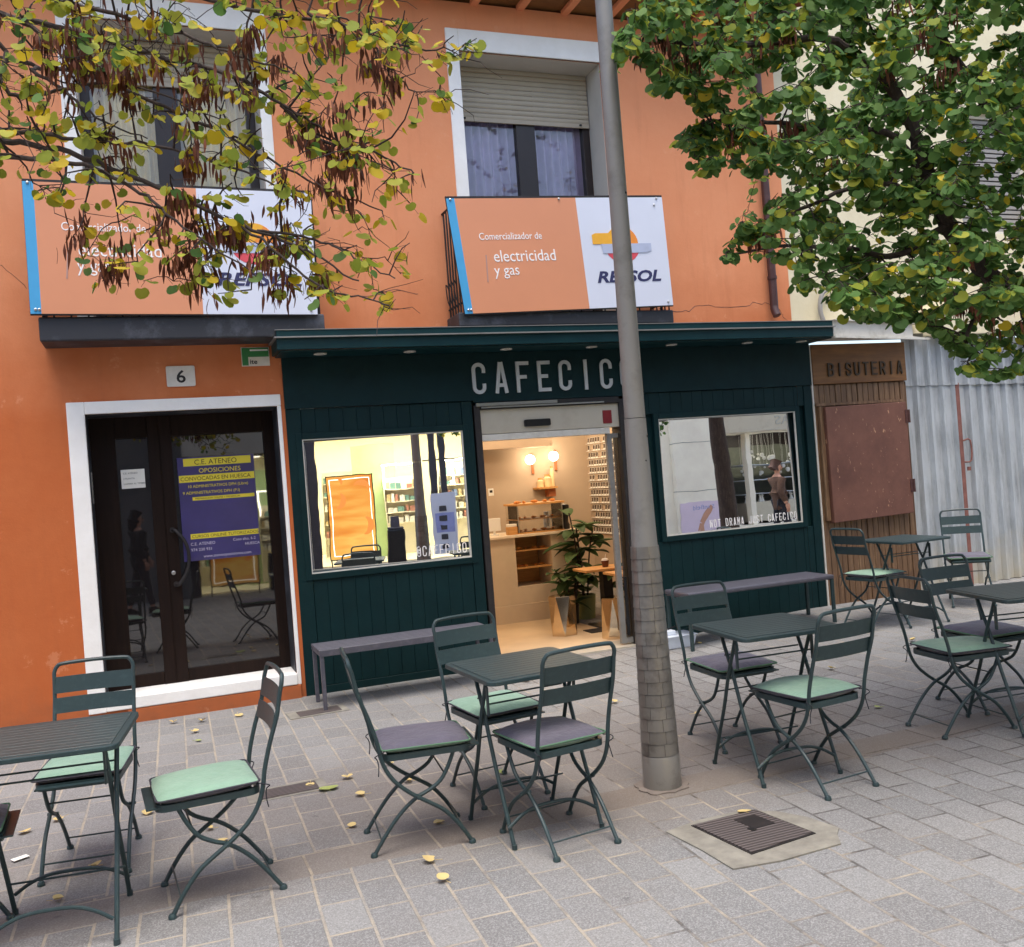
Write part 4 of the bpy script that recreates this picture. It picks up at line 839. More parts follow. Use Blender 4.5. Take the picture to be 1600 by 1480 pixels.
mb = MB(); pts = [(1.255+.135*math.cos(a)*(1+.35*mnoise.noise(Vector((math.cos(a)*2, math.sin(a)*2, 3)))), -3.36+.125*math.sin(a)*(1+.35*mnoise.noise(Vector((math.cos(a)*2, math.sin(a)*2, 5))))) for a in [i*math.pi/14 for i in range(28)]]
m_dirty_metal('dark_mortar', rgb(122, 112, 104), rgb(96, 86, 78), .95, 0, 9)
mb.slabp(pts, 0, .0065); tag(obj('mortar_patch', mb, 'dark_mortar', None), kind='structure')

# covers in the ground
t = thing('access_cover', 'large ribbed iron cover in a pale concrete frame in the foreground paving', 'manhole cover')
mb = MB(); cp = [(.99, -3.86), (1.06, -4.36), (1.50, -4.38), (1.62, -4.22), (1.60, -3.99), (1.42, -3.83)]; 
cp = [(.965, -3.90), (.99, -4.15), (.995, -4.37), (1.2, -4.40), (1.50, -4.385), (1.55, -4.30), (1.60, -4.25), (1.57, -4.08), (1.50, -3.95), (1.36, -3.86), (1.15, -3.86)]
mb.slabp(cp, 0, .006); obj('concrete_frame', mb, 'concrete', t)
cc = [(1.088, -3.905), (1.429, -3.892), (1.479, -4.253), (1.131, -4.297)]
mb = MB(); mb.slabp([cc[0], cc[3], cc[2], cc[1]], .0062, .0095); obj('rim', mb, 'iron_dark', t)
cen = Vector((sum(p[0] for p in cc)/4, sum(p[1] for p in cc)/4)); c2 = [tuple(cen+(Vector(p)-cen)*.95) for p in cc]
mb = MB(); mb.slabp([c2[0], c2[3], c2[2], c2[1]], .0097, .0125); pl = obj('plate', mb, 'cast_iron_cover', t)
def cq(u, v): a = Vector(c2[3])*(1-u)+Vector(c2[2])*u; b = Vector(c2[0])*(1-u)+Vector(c2[1])*u; return tuple(a*(1-v)+b*v)
mb = MB(); mb.slabp([cq(.52, .48), cq(.86, .48), cq(.86, .86), cq(.52, .86)], .0127, .0145); obj('name_field', mb, 'iron_dark', pl)
mb = MB(); mb.slabp([cq(.45, .44), cq(.52, .44), cq(.52, .54), cq(.45, .54)], .0127, .0150); obj('lifting_slot', mb, 'ink_black', pl)
for (x0, y0, lab, a) in ((.0, -.60, 'small dark cover in the paving at the left foot of the slatted bench', 3), (-.44, -2.33, 'small dark cover in the paving behind the side-on chair with green cushion', 2)):
    t = thing('drain_cover', lab, 'drain cover', (x0, y0, 0), R(a)); mb = MB(); mb.box(-.22, .2, -.10, .11, 0, .005); obj('mortar_frame', mb, 'concrete', t)
    mb = MB(); mb.box(-.15, .15, -.075, .075, .0052, .009); obj('plate', mb, 'cast_iron_cover', t)
# white tub by the doorway
t = thing('plastic_tub', 'small white translucent plastic tub on the ground right of the doorway, behind the lamp post', 'tub', (3.12, -.30, gx(3.12, -.3)))
mb = MB(); n = 4
vs = [(-.13, -.09, 0), (.13, -.09, 0), (.13, .09, 0), (-.13, .09, 0), (-.15, -.11, .10), (.15, -.11, .10), (.15, .11, .10), (-.15, .11, .10)]
mb.add(vs, [(0, 3, 2, 1), (0, 1, 5, 4), (1, 2, 6, 5), (2, 3, 7, 6), (3, 0, 4, 7)]); mb.box(-.16, .16, -.12, .12, .10, .112); obj('body', mb, 'tub_plastic', t, bevel=.01)
mb = MB(); mb.box(-.10, -.02, -.06, .04, .113, .15); obj('lid_box', mb, 'tub_plastic', t, bevel=.008); mb = MB(); mb.tube([(-.15, .0, .14), (.02, .02, .17)], .008, 6); obj('handle', mb, 'black_plastic', t)

# ------------------------------------------------------------------ fallen leaves
def leaf_mesh(mb, M, s=1.0, fold=.25, curl=.15, n=12):
    # round heart-shaped leaf (about 1 unit wide), stalk at origin pointing -y, blade to +y
    c = (0, .42, -.03*curl); rim = []
    for k in range(n):
        a = 2*math.pi*k/n-math.pi/2; r = .5*(1+.05*math.cos(3*a)); 
        if k == 0: r = .30
        elif k in (1, n-1): r = .47
        x = r*math.cos(a)*1.06; y = .42+r*math.sin(a)*.95
        if abs(a-math.pi/2) < .01: y += .05
        rim.append((x, y, abs(x)*fold+curl*((y-.42)**2)*.8))
    mb.add([c]+rim, [(0, 1+k, 1+(k+1) % n) for k in range(n)], M @ Matrix.Scale(s, 4))
LV = [(-.98,-.22,'beside the orange plinth under the brown door'),(-.87,-.62,'in the middle of the little row before the brown door'),(-.86,-.91,'nearest the street in the little row before the brown door'),(-.80,-.36,'just below the threshold step of the brown door'),(-.54,-.31,'between the doorstep and the green boards'),
(-.32,-2.29,'left of the pale green leaf in the open paving'),(-.12,-2.28,'upright and curled in the open paving'),(-.25,-2.48,'flat and pale green, the largest in the open paving'),(-.09,-2.64,'right of the large pale green leaf'),(-.26,-3.08,'just left of the side-on chair with grey cushion'),
(-.01,-3.67,'in front of the side-on chair with grey cushion'),(-.03,-3.9,'nearest the camera, below the side-on chair with grey cushion'),(-1.56,-2.11,'left edge, under the orange wall behind the green chair'),(-1.71,-2.25,'flat brownish, near the left picture edge'),(-1.14,-2.26,'behind the leftmost table beside a chair foot'),
(-1.35,-2.94,'under the leftmost table near its back legs'),(-1.51,-3.24,'under the leftmost table near its front legs'),(-.82,-2.19,'behind the side-on chair with green cushion'),(-.85,-2.72,'under the side-on chair with green cushion, farther one'),(-.81,-2.94,'under the side-on chair with green cushion, nearer one'),
(.15,-2.18,'between the slatted bench and the side-on chair with grey cushion'),(.18,-2.57,'under the side-on chair with grey cushion'),(1.84,-1.72,'left of the lamp post in front of the doorway'),(1.56,-.7,'close to the cafe doorway sill'),(1.37,-3.91,'curled up on the iron cover'),
(2.76,-2.55,'in the open paving right of the second table'),(3.06,-2.86,'bright green, in the open paving right of the second table'),(3.51,-1.87,'in the open paving before the plain bench'),(.65,-2.69,'pale green under the table before the doorway'),(3.3,-.36,'beside the white plastic tub'),
(4.51,-1.56,'near the far table by the wooden shopfront'),(.13,-3.28,'under the side-on chair with grey cushion, close to its front foot'),(2.08,-2.3,'behind the table right of the lamp post')]
rng = random.Random(11)
for k, (x, y, wh) in enumerate(LV):
    mb = MB(); s = rng.uniform(.042, .062)
    if k == 7: s = .10
    if k in (4, 13, 24): s = .06
    tilt = rng.uniform(-.25, .25); f = rng.uniform(.1, .6); g = k in (7, 2, 26, 28)
    M = Matrix.Rotation(rng.uniform(0, 6.28), 4, 'Z') @ Matrix.Rotation(tilt, 4, 'X')
    leaf_mesh(mb, M, s, f if not g else .15, rng.uniform(.2, 1.2) if not g else .2); mb.tube([M @ Vector((0, 0, 0)), M @ Vector((0, -s*.5, .004))], .0012, 4)
    zmin = min(v.z for v in mb.v); o = obj('fallen_leaf', mb, 'dry_leaf_green' if g else 'dry_leaf', None, smooth=True, loc=(x, y, gx(x, y)+.007-zmin), recalc=False)
    tag(o, ('green fallen leaf ' if g else 'yellow fallen leaf ')+wh, 'leaf', 'fallen leaves on the paving')
t = obj('paper_scrap', (lambda mb: (mb.box(-.035, .035, -.02, .02, 0, .002), mb)[1])(MB()), 'paper', None, loc=(-1.70, -2.62, .008)); t.rotation_euler = (0, 0, .5); tag(t, 'small white paper scrap on the paving behind the leftmost table', 'litter')

# ------------------------------------------------------------------ inside the cafe
FZ = .012
t = thing('counter', 'pale cafe counter with a lit shelf niche, seen through the doorway', 'counter')
mb = MB(); mb.box(1.3, 2.60, 2.08, 2.7, .10, .92); mb.box(2.60, 3.02, 2.08, 2.7, .10, .385); mb.box(3.02, 3.32, 2.08, 2.7, .10, .92); mb.box(2.60, 3.02, 2.5, 2.7, .385, .92); obj('body', mb, 'counter_face', t)
mb = MB(); mb.box(1.3, 3.36, 2.04, 2.72, .921, .95); obj('top', mb, 'counter_top', t, bevel=.004)
mb = MB(); mb.box(1.3, 3.32, 2.055, 2.6, FZ, .20); obj('plinth', mb, 'counter_face', t)
for z in (.575, .765): mb = MB(); mb.box(2.601, 3.019, 2.1, 2.499, z, z+.012); obj('shelf', mb, 'light_wood', t)
mb = MB(); mb.box(2.603, 3.017, 2.485, 2.4985, .39, .90); obj('niche_back', mb, 'light_wood', t)
def pastry(x, y, z, s, rz, lab):
    mb = MB(); pts = [(s*math.cos(R(a))*.8, s*math.sin(R(a))*.5, 0) for a in range(20, 161, 20)]; rs = [s*(.06+.24*math.sin(math.pi*k/7)) for k in range(8)]
    mb.tube(pts, rs, 8, M=Matrix.Translation((x, y, z+s*.26)) @ Matrix.Rotation(rz, 4, 'Z')); o = obj('pastry', mb, 'pastry', None, smooth=True); tag(o, lab, 'pastry', 'pastries in and on the cafe counter')
for k in range(4): pastry(2.70+k*.09, 2.22, .777, .045, k, 'golden brown pastry on the upper shelf of the counter niche')
for k in range(4): pastry(2.68+k*.09, 2.22, .587, .045, k*2, 'golden brown pastry on the lower shelf of the counter niche')
dc = thing('display_case', 'glass pastry display case standing on the cafe counter', 'display case')
mb = MB(); mb.box(2.66, 3.20, 2.10, 2.50, .951, .965); obj('base_board', mb, 'light_wood', dc); mb = MB(); mb.box(2.66, 3.22, 2.09, 2.52, 1.255, 1.275); obj('top_board', mb, 'light_wood', dc)
mb = MB(); mb.box(2.67, 3.19, 2.12, 2.48, 1.095, 1.105); obj('shelf', mb, 'light_wood', dc)
mb = MB(); mb.box(2.665, 3.195, 2.105, 2.111, .966, 1.254); mb.box(2.665, 2.671, 2.112, 2.48, .966, 1.254); mb.box(3.19, 3.196, 2.112, 2.48, .966, 1.254); obj('pane', mb, 'clear_glass', dc)
for x in (2.668, 3.19): mb = MB(); mb.box(x-.005, x+.005, 2.10, 2.112, .966, 1.254); obj('post', mb, 'alu', dc)
for k in range(5): pastry(2.73+k*.10, 2.25, 1.276, .055, k*1.3, 'golden brown pastry on top of the glass display case')
for k in range(5): pastry(2.74+k*.095, 2.28, 1.106, .045, k, 'golden brown pastry on the middle shelf of the display case')
for k in range(5): pastry(2.74+k*.095, 2.28, .966, .048, k, 'golden brown pastry on the floor of the display case')
t = thing('till_screen', 'small white till screen at the left end of the cafe counter', 'till', (2.44, 2.25, .951), R(-12)); mb = MB(); mb.box(-.09, .07, 0, .015, .05, .19); obj('screen', mb, 'white_plastic', t, bevel=.005); mb = MB(); mb.box(-.05, .04, -.03, .06, 0, .012); mb.box(-.012, .012, .016, .03, .01, .1); obj('stand', mb, 'white_plastic', t)
t = thing('napkin_box', 'wooden napkin box with white paper on the cafe counter', 'napkin box', (2.60, 2.16, .951)); mb = MB(); mb.box(-.05, .06, -.04, .04, 0, .085); obj('box', mb, 'light_wood', t, bevel=.003); mb = MB(); mb.box(-.045, .055, -.035, .035, .086, .115); obj('napkins', mb, 'paper', t, bevel=.003)
t = thing('coffee_grinder', 'black coffee grinder at the right end of the cafe counter', 'coffee grinder', (3.28, 2.25, .951)); mb = MB(); mb.lathe([(.05, 0), (.05, .05), (.035, .08), (.045, .16)], 16); obj('base', mb, 'black_plastic', t, smooth=True); mb = MB(); mb.lathe([(.04, .161), (.055, .24), (.055, .27), (.02, .28)], 16); obj('hopper', mb, 'black_plastic', t, smooth=True)
t = thing('jug', 'bluish glass jug beside the coffee grinder', 'jug', (3.20, 2.58, .951)); mb = MB(); mb.lathe([(.04, 0), (.045, .1), (.03, .17), (.035, .2)], 16); obj('body', mb, 'grinder_blue', t, smooth=True); mb = MB(); mb.tube(smooth_path([(.035, 0, .17), (.07, 0, .15), (.07, 0, .08), (.044, 0, .06)], 3), .006, 6); obj('handle', mb, 'grinder_blue', t)
for (x, z, lab) in ((3.575, 1.775, 'lit globe wall lamp on a wooden bar, the left and lower of two'), (3.905, 1.80, 'lit globe wall lamp on a wooden bar, the right and higher of two')):
    t = thing('wall_lamp', lab, 'lamp', (x, 4.02, z)); mb = MB(); mb.box(.05, .085, -.03, 0, -.19, .08); obj('back_bar', mb, 'terracotta', t, bevel=.012); mb = MB(); mb.tube([(.067, -.03, .0), (.03, -.09, 0)], .008, 8); obj('arm', mb, 'alu', t)
    mb = MB(); mb.lathe([(.065*math.sin(math.pi*k/12), -.065*math.cos(math.pi*k/12)) for k in range(1, 12)], 20, (0, -.12, 0))
    if 'globe_glow' not in MATS: emis('globe_glow', (1, .80, .56), 5)
    obj('globe', mb, 'globe_glow', t, smooth=True); ld = bpy.data.lights.new('lamp_light', 'POINT'); ld.energy = 1.6; ld.color = (1, .8, .55); ld.shadow_soft_size = .07; lo = bpy.data.objects.new('lamp_light', ld); COL.objects.link(lo); lo.parent = t; lo.location = (0, -.24, 0)
t = thing('wall_shelf', 'small wooden wall shelf below the two globe lamps', 'shelf'); mb = MB(); mb.box(3.63, 3.90, 3.82, 4.02, 1.385, 1.41); obj('board', mb, 'light_wood', t); mb = MB(); mb.box(3.80, 3.90, 3.9, 4.02, 1.28, 1.384); obj('bracket', mb, 'terracotta', t)
for x, r, h, lab in ((3.70, .045, .10, 'squat cream jar on the small wall shelf'), (3.80, .05, .14, 'tall cream jar in the middle of the wall shelf'), (3.87, .03, .24, 'slim bottle at the right end of the wall shelf')):
    t = thing('jar', lab, 'jar', (x, 3.92, 1.411)); mb = MB(); mb.lathe([(r, 0), (r, h*.8), (r*.6, h*.9), (r*.6, h)], 16); obj('body', mb, 'opal_cream', t, smooth=True); mb = MB(); mb.lathe([(r*.65, h+.001), (r*.65, h+.02)], 12); obj('lid', mb, 'light_wood', t)
t = thing('thermostat', 'small white thermostat on the back wall left of the counter', 'thermostat', (2.88, 3.55, 1.405)); mb = MB(); mb.box(-.035, .035, -.02, -.001, -.045, .045); obj('case', mb, 'white_plastic', t, bevel=.004); mb = MB(); mb.box(-.018, .018, -.0225, -.0205, -.005, .025); obj('display', mb, 'black_plastic', t)
# rows of little photo prints on the side wall
rng = random.Random(5); r_ = 0
for row in range(13):
    z = 1.98-row*.098; mb = MB(); mb.box(4.415, 4.4385, 1.6, 3.98, z-.052, z-.046); o = obj('print_ledge', mb, 'white_plastic', None); tag(o, 'thin white ledge carrying a row of photo prints on the cafe side wall', 'ledge', 'ledges of photo prints')
    for k in range(15):
        y = 3.93-k*.078-rng.uniform(0, .012)
        if rng.random() < .06: continue
        M = Matrix.Translation((4.425, y, z-.0455)) @ Matrix.Rotation(R(rng.uniform(3, 9)), 4, 'Y'); mb = MB(); mb.cur = 0; mb.box(0, .002, -.028, .028, 0, .075, M); mb.cur = 1; mb.box(-.001, .0001-.0002, -.023, .023, .016, .07, M)
        o = obj('photo_print', mb, ['paper', 'photo_print'], None, recalc=False); tag(o, 'small white-bordered photo print in the rows along the cafe side wall', 'photo', 'photo prints on the cafe side wall')
# plants
def plant(x, y, pot_r, pot_h, mat, lab, n, h, ls, seed, spread):
    t = thing('potted_plant', lab, 'plant', (x, y, FZ)); mb = MB(); mb.lathe([(pot_r*.8, 0), (pot_r, pot_h), (pot_r*.88, pot_h), (pot_r*.85, pot_h-.03)], 20); obj('pot', mb, mat, t, smooth=True)
    rg = random.Random(seed); st = MB(); lf = MB()
    for s_ in range(4):
        a = rg.uniform(0, 6.28); tipv = Vector((math.cos(a)*spread*.6, math.sin(a)*spread*.5, h*rg.uniform(.8, 1))); p0 = Vector((math.cos(a)*.03, math.sin(a)*.03, pot_h-.04)); pm = (p0+tipv)/2+Vector((0, 0, h*.1))
        path = smooth_path([p0, pm, tipv], 6); st.tube(path, .008, 6)
        for k in range(n):
            q = path[int((k+1.5)/(n+1.5)*(len(path)-1))]; b = rg.uniform(0, 6.28); dr_ = Vector((math.cos(b), math.sin(b), rg.uniform(-.2, .8))).normalized()
            M = Matrix.Translation(q) @ dr_.to_track_quat('Y', 'Z').to_matrix().to_4x4(); L = ls*rg.uniform(.7, 1.1); vs = []; m_ = 7
            for i in range(m_+1):
                u = i/m_; wd = .24*L*math.sin(math.pi*min(u*1.02, 1))**.7+.002; zz = -L*.35*u*u; vs += [(-wd, L*u, zz+wd*.35), (0, L*u, zz), (wd, L*u, zz+wd*.35)]
            lf.add(vs, [f for i in range(m_) for f in ((3*i, 3*i+1, 3*i+4, 3*i+3), (3*i+1, 3*i+2, 3*i+5, 3*i+4))], M)
    obj('stem', st, 'twig', t); obj('foliage', lf, 'plant_leaf', t, smooth=True, recalc=False)
plant(3.22, 1.72, .11, .26, 'pot_green', 'tall broad-leaved rubber plant in a green pot beside the counter', 11, 1.15, .33, 4, .30)
plant(2.98, 1.55, .08, .20, 'black_plastic', 'lower leafy plant in a dark pot in front of the counter end', 9, .66, .26, 9, .26)
plant(3.50, 1.15, .10, .22, 'opal_cream', 'leafy plant in a cream pot behind the low wooden table', 8, .65, .26, 15, .25)
def stool(x, y, s, lab, a):
    t = thing('metal_stool', lab, 'stool', (x, y, FZ), R(a)); mb = MB(); n = 6; z = [0, .375]; bot = [(s*.125*math.cos(2*math.pi*k/n), s*.125*math.sin(2*math.pi*k/n)) for k in range(n)]; top = [(s*.12*math.cos(2*math.pi*(k+.5)/n), s*.12*math.sin(2*math.pi*(k+.5)/n)) for k in range(n)]
    mb.add([(*p, 0) for p in bot]+[(*p, .375) for p in top], [(k, (k+1) % n, n+k) for k in range(n)]+[(n+k, (k+1) % n, n+(k+1) % n) for k in range(n)]+[tuple(range(n-1, -1, -1))]); obj('body', mb, 'mirror_steel', t)
    mb = MB(); mb.add([(p[0]*.96, p[1]*.96, .3755) for p in top]+[(p[0]*.96, p[1]*.96, .381) for p in top], [tuple(range(n-1, -1, -1)), tuple(range(n, 2*n))]+[(k, (k+1) % n, n+(k+1) % n, n+k) for k in range(n)]); obj('rim', mb, 'mirror_steel', t)
stool(2.64, 1.0, 1.1, 'faceted mirror-steel stool on the cafe floor, the left of two', 10); stool(2.925, .48, .95, 'faceted mirror-steel stool by the sliding door frame, the right of two', 35)
def low_table(x0, x1, y0, y1, z, lab):
    t = thing('low_table', lab, 'table'); mb = MB(); mb.box(x0, x1, y0, y1, z-.025, z); obj('top', mb, 'light_wood', t, bevel=.004); mb = MB(); cx, cy = (x0+x1)/2, (y0+y1)/2; mb.box(cx-.05, cx+.05, cy-.05, cy+.05, FZ, z-.026); mb.box(cx-.16, cx+.16, cy-.16, cy+.16, FZ, FZ+.015); obj('foot', mb, 'black_plastic', t)
low_table(2.93, 3.5, 1.02, 1.35, .60, 'small light wooden cafe table beside the plants, with a drink on it'); low_table(3.05, 3.6, .55, .9, .585, 'small light wooden cafe table just behind the sliding door frame')
t = thing('iced_drink', 'brown iced drink with a white straw on the low wooden table', 'drink', (3.215, 1.17, .601)); mb = MB(); mb.lathe([(.03, 0), (.04, .06), (.04, .065)], 16); obj('cup', mb, 'cup_brown', t, smooth=True); mb = MB(); mb.lathe([(.038, .066), (.03, .085)], 16); obj('cream', mb, 'ink_white', t); mb = MB(); mb.tube([(0, 0, .08), (.012, 0, .13)], .003, 5); obj('straw', mb, 'ink_white', t)
t = thing('floor_mat', 'small dark mat on the cafe floor between the stools', 'mat'); mb = MB(); mb.box(2.86, 3.2, .85, 1.05, FZ+.001, FZ+.008); obj('pile', mb, 'mat_dark', t)
# ------------------------------------------------------------------ the other side of the street (seen in the window reflections)
SB = thing('stone_building', 'pale stone building across the street with two lit shops, mirrored in the cafe windows', 'building')
OY = -11.4
mb = MB(); HP = (-.42, 3.6, -.05, 2.75); HJ = (11.25, 15.5, .45, 2.6); HD = (-5, -2.2, -.05, 2.6)
ups = [(x, x+1.2, 4.2, 6.2) for x in (-6, -2.6, .8, 4.2, 7.6, 11, 14.4)]
wall(mb, -22, 30, -.3, 7.4, OY-.5, .5, [HP, HJ, HD]+ups)
simple('pale_stone', rgb(250, 240, 220), .85, var=.08, scale=2, bump=.3, bscale=20); simple('grey_render', rgb(124, 122, 118), .85, var=.08, scale=2); simple('anthracite', rgb(60, 60, 66), .5)
obj('wall', mb, 'pale_stone', SB)
mb = MB(); mb.box(10.05, 11.2, OY, OY+.12, 0, 3.4); obj('pilaster', mb, 'pale_stone', SB, bevel=.01)
mb = MB()
for z in (1.35, 2.45): mb.box(10.045, 11.205, OY, OY+.123, z, z+.012)
obj('joint', mb, 'grey_render', SB)
mb = MB(); mb.box(-22, -.42, OY, OY+.03, 0, 3.2); obj('render_panel', mb, 'grey_render', SB)
mb = MB()
for h in ups: mb.box(h[0], h[1], OY-.3, OY-.28, h[2], h[3])
obj('upper_pane', mb, 'dark_glass', SB)
mb = MB(); mb.box(HD[0], HD[1], OY-.2, OY-.18, 0, 2.6); obj('door', mb, 'dark_door_wood', SB)
# pharmacy room
simple('shop_white', rgb(236, 230, 206), .7, var=.03); simple('shop_green', rgb(176, 204, 150), .7, var=.1, scale=3)
mb = MB(); B = OY-4.2; mb.box(-1.2, 4.4, B-.1, B, 0, 2.9); mb.box(-1.3, -1.2, B, OY-.5, 0, 2.9); mb.box(4.4, 4.5, B, OY-.5, 0, 2.9); mb.box(-1.3, 4.5, B-.1, OY-.5, 2.9, 3.0); mb.box(-1.3, 4.5, B, OY-.5, 0, .02)
rm = obj('shop_room', mb, 'shop_white', SB)
mb = MB(); mb.box(.45, 1.4, OY-2.2, OY-2.1, .02, 2.5); obj('green_panel', mb, 'shop_green', SB)
emis('shop_lamp', (1, .92, .72), 9.5)
for x in (-.4, 1.0, 2.4, 3.7):
    for y in (OY-1.1, OY-2.8): mb = MB(); mb.box(x-.35, x+.35, y-.3, y+.3, 2.87, 2.895); obj('unseen_ceiling_lamp', mb, 'shop_lamp', SB)
mb = MB()
for a, b, z0, z1 in ((-.46, -.24, 0, 2.75), (2.02, 2.15, 1.3, 2.75), (2.22, 2.34, 1.3, 2.6)): mb.box(a, b, OY-.25, OY-.08, z0, z1); mb.cur = 0
obj('shop_column', mb, 'anthracite', SB)
mb = MB(); mb.box(1.88, 3.6, OY-.2, OY-.17, 2.01, 2.035); mb.box(-.46, 3.6, OY-.22, OY-.15, 2.7, 2.76); obj('shop_rail', mb, 'anthracite', SB)
mb = MB(); mb.box(1.1, 1.75, OY-1.75, OY-1.6, 2.0, 2.025); mb.box(2.4, 3.1, OY-1.75, OY-1.6, 2.02, 2.045); mb.box(1.12, 1.15, OY-1.7, OY-1.65, 1.5, 2.0); mb.box(2.62, 2.65, OY-1.7, OY-1.65, 1.5, 2.0); obj('light_tube', mb, 'shop_lamp', SB)
def shelf_unit(x0, x1, y, zs, nm):
    t = thing('shop_shelf', nm, 'shelf'); mb = MB(); mb.box(x0, x1, y-.25, y-.22, .05, zs[-1]+.25); mb.box(x0, x0+.02, y-.22, y, .05, zs[-1]+.25); mb.box(x1-.02, x1, y-.22, y, .05, zs[-1]+.25); obj('carcass', mb, 'shop_white', t)
    for z in zs: mb = MB(); mb.box(x0+.021, x1-.021, y-.219, y, z-.02, z); obj('shelf', mb, 'shop_white', t)
    rg = random.Random(int(x0*10)+3)
    for z in zs:
        x = x0+.05
        while x < x1-.12:
            w_ = rg.uniform(.06, .12); h = rg.uniform(.08, .17); c = rg.choice(['carton_red', 'carton_blue', 'carton_white', 'carton_teal', 'carton_ochre', 'carton_white'])
            mb = MB(); mb.box(x, x+w_, y-.12, y-.03, z+.001, z+h); o = obj('carton', mb, c, None); tag(o, 'small medicine carton standing on a lit shop shelf across the street, seen in the reflection', 'carton', 'cartons on the shop shelves'); x += w_+rg.uniform(.01, .05)
for nm, c in (('red', (170, 120, 104)), ('blue', (120, 140, 176)), ('white', (226, 226, 214)), ('teal', (110, 150, 140)), ('ochre', (196, 176, 130))): simple('carton_'+nm, rgb(*c), .6)
shelf_unit(-.25, .45, OY-2.3, (.5, .8, 1.1, 1.4, 1.7), 'white product shelf behind the glowing orange light box across the street')
shelf_unit(1.12, 1.95, OY-1.8, (.75, .98, 1.22, 1.48), 'white product shelf left of the lamp post reflection across the street')
shelf_unit(2.3, 3.3, OY-1.8, (.75, .98, 1.22, 1.48, 1.7), 'white product shelf behind the dark shop columns across the street')
t = thing('light_box', 'glowing orange upright light box poster with croissants, mirrored in the left cafe window', 'light box')
n_ = NT('glow_poster'); v = n_.coord(); sp_ = n_.new('ShaderNodeSeparateXYZ'); n_.link(v, sp_.inputs[0]); bands = n_.noise(n_.coord(scale=(.3, 1, 1.6)), 1.5, 3)
gc = n_.ramp(bands, [(.25, rgb(206, 104, 34)), (.45, rgb(236, 150, 58)), (.6, rgb(250, 196, 96)), (.75, rgb(216, 118, 44))]); n_.col((0, 0, 0)); n_.link(gc, n_.p.inputs['Emission Color']); n_.p.inputs['Emission Strength'].default_value = .5
mb = MB(); frame(mb, -.07, .86, .17, 1.84, .02, OY+.02, OY+.07); obj('frame', mb, 'brown_frame', t)
mb = MB(); mb.box(-.05, .84, OY+.03, OY+.05, .19, 1.82); obj('poster', mb, 'glow_poster', t); 
mb = MB(); frame(mb, -.0, .79, .24, 1.77, .012, OY+.051, OY+.054); emis('glow_white', (1, .95, .8), 1.4); obj('white_line', mb, 'glow_white', t)
emis('glow_croissant', (.60, .20, .04), .8)
for cx, cz, s, rot in ((.62, 1.55, .15, 20), (.13, 1.35, .15, 110), (.17, 1.72, .08, 60), (.62, .82, .17, 100)):
    mb = MB(); pts = [(s*math.cos(R(a)), 0, s*.8*math.sin(R(a))) for a in range(10, 171, 20)]; mb.tube(pts, [s*(.08+.3*math.sin(math.pi*k/8)) for k in range(9)], 8, M=Matrix.Translation((cx, OY+.056, cz)) @ Matrix.Rotation(R(rot), 4, 'Y') @ Matrix.Diagonal((1, .15, 1, 1))); obj('croissant_picture', mb, 'glow_croissant', t, smooth=True)
mb = MB(); mb.tube([(-.05, OY+.04, .17), (-.05, OY+.04, .01), (-.05, OY+.25, .01)], .012, 6); mb.tube([(.84, OY+.04, .17), (.84, OY+.04, .01), (.84, OY+.25, .01)], .012, 6); obj('stand', mb, 'brown_frame', t)
t = thing('litter_bin', 'black pedal bin with a small display on top across the street, in the reflection', 'bin', (1.23, OY+.05, 0)); mb = MB(); mb.box(-.18, .18, -.15, .15, .01, .70); obj('body', mb, 'black_plastic', t, bevel=.03); mb = MB(); mb.box(-.17, .17, -.14, .14, .701, .74); obj('lid', mb, 'anthracite', t, bevel=.02); mb = MB(); mb.box(-.09, .09, -.03, .03, .742, .95); obj('card', mb, 'bench_grey', t)
t = thing('display_stand', 'silver display stand with five dark squares across the street, in the reflection', 'display stand'); mb = MB(); mb.box(1.98, 2.47, OY+.02, OY+.06, .12, 1.34); obj('panel', mb, 'banner_white', t); mb = MB(); mb.box(2.05, 2.42, OY+.061, OY+.063, .55, .95); simple('soft_violet', rgb(150, 158, 206), .6); obj('colour_field', mb, 'soft_violet', t)
for k in range(5): mb = MB(); z = .98-k*.19; mb.box(2.14, 2.28, OY+.064, OY+.07, z, z+.10); obj('dark_square', mb, 'anthracite', t)
mb = MB()
for k in range(9): mb.tube([(2.0+k*.055, OY+.04, 1.34), (2.0+k*.055, OY+.04, 1.40)], .008, 5)
obj('rod', mb, 'brown_frame', t)
# jewellery shop
mb = MB(); J = OY-2.2; mb.box(11.2, 15.6, J-.1, J, 0, 2.7); mb.box(11.1, 11.2, J, OY-.5, 0, 2.7); mb.box(15.6, 15.7, J, OY-.5, 0, 2.7); mb.box(11.1, 15.7, J-.1, OY-.5, 2.7, 2.8); obj('jewel_room', mb, 'brown_frame', SB)
mb = MB(); mb.box(12.14, 12.27, OY-.3, OY-.1, .45, 2.6); obj('window_post', mb, 'pale_stone', SB)
mb = MB(); mb.box(11.25, 15.5, OY+.0, OY+.08, 2.62, 3.12); obj('sign_band', mb, 'steel_header', SB); text('sign_lettering', 'JOYAS', .30, 'alu', SB, back(13.9, OY+.082, 2.76), .01, 1.2)
mb = MB(); mb.box(12.3, 15.4, J+.02, J+.05, .9, 2.4); simple('case_green', rgb(104, 108, 96), .5); obj('case_back', mb, 'case_green', SB)
for z in (1.15, 1.5, 1.85): mb = MB(); mb.box(12.3, 15.4, J+.3, OY-.6, z, z+.015); obj('glass_shelf', mb, 'tub_plastic', SB)
mb = MB(); mb.box(12.3, 15.4, J+.2, OY-.52, .5, .95); obj('display_base', mb, 'steel_header', SB)
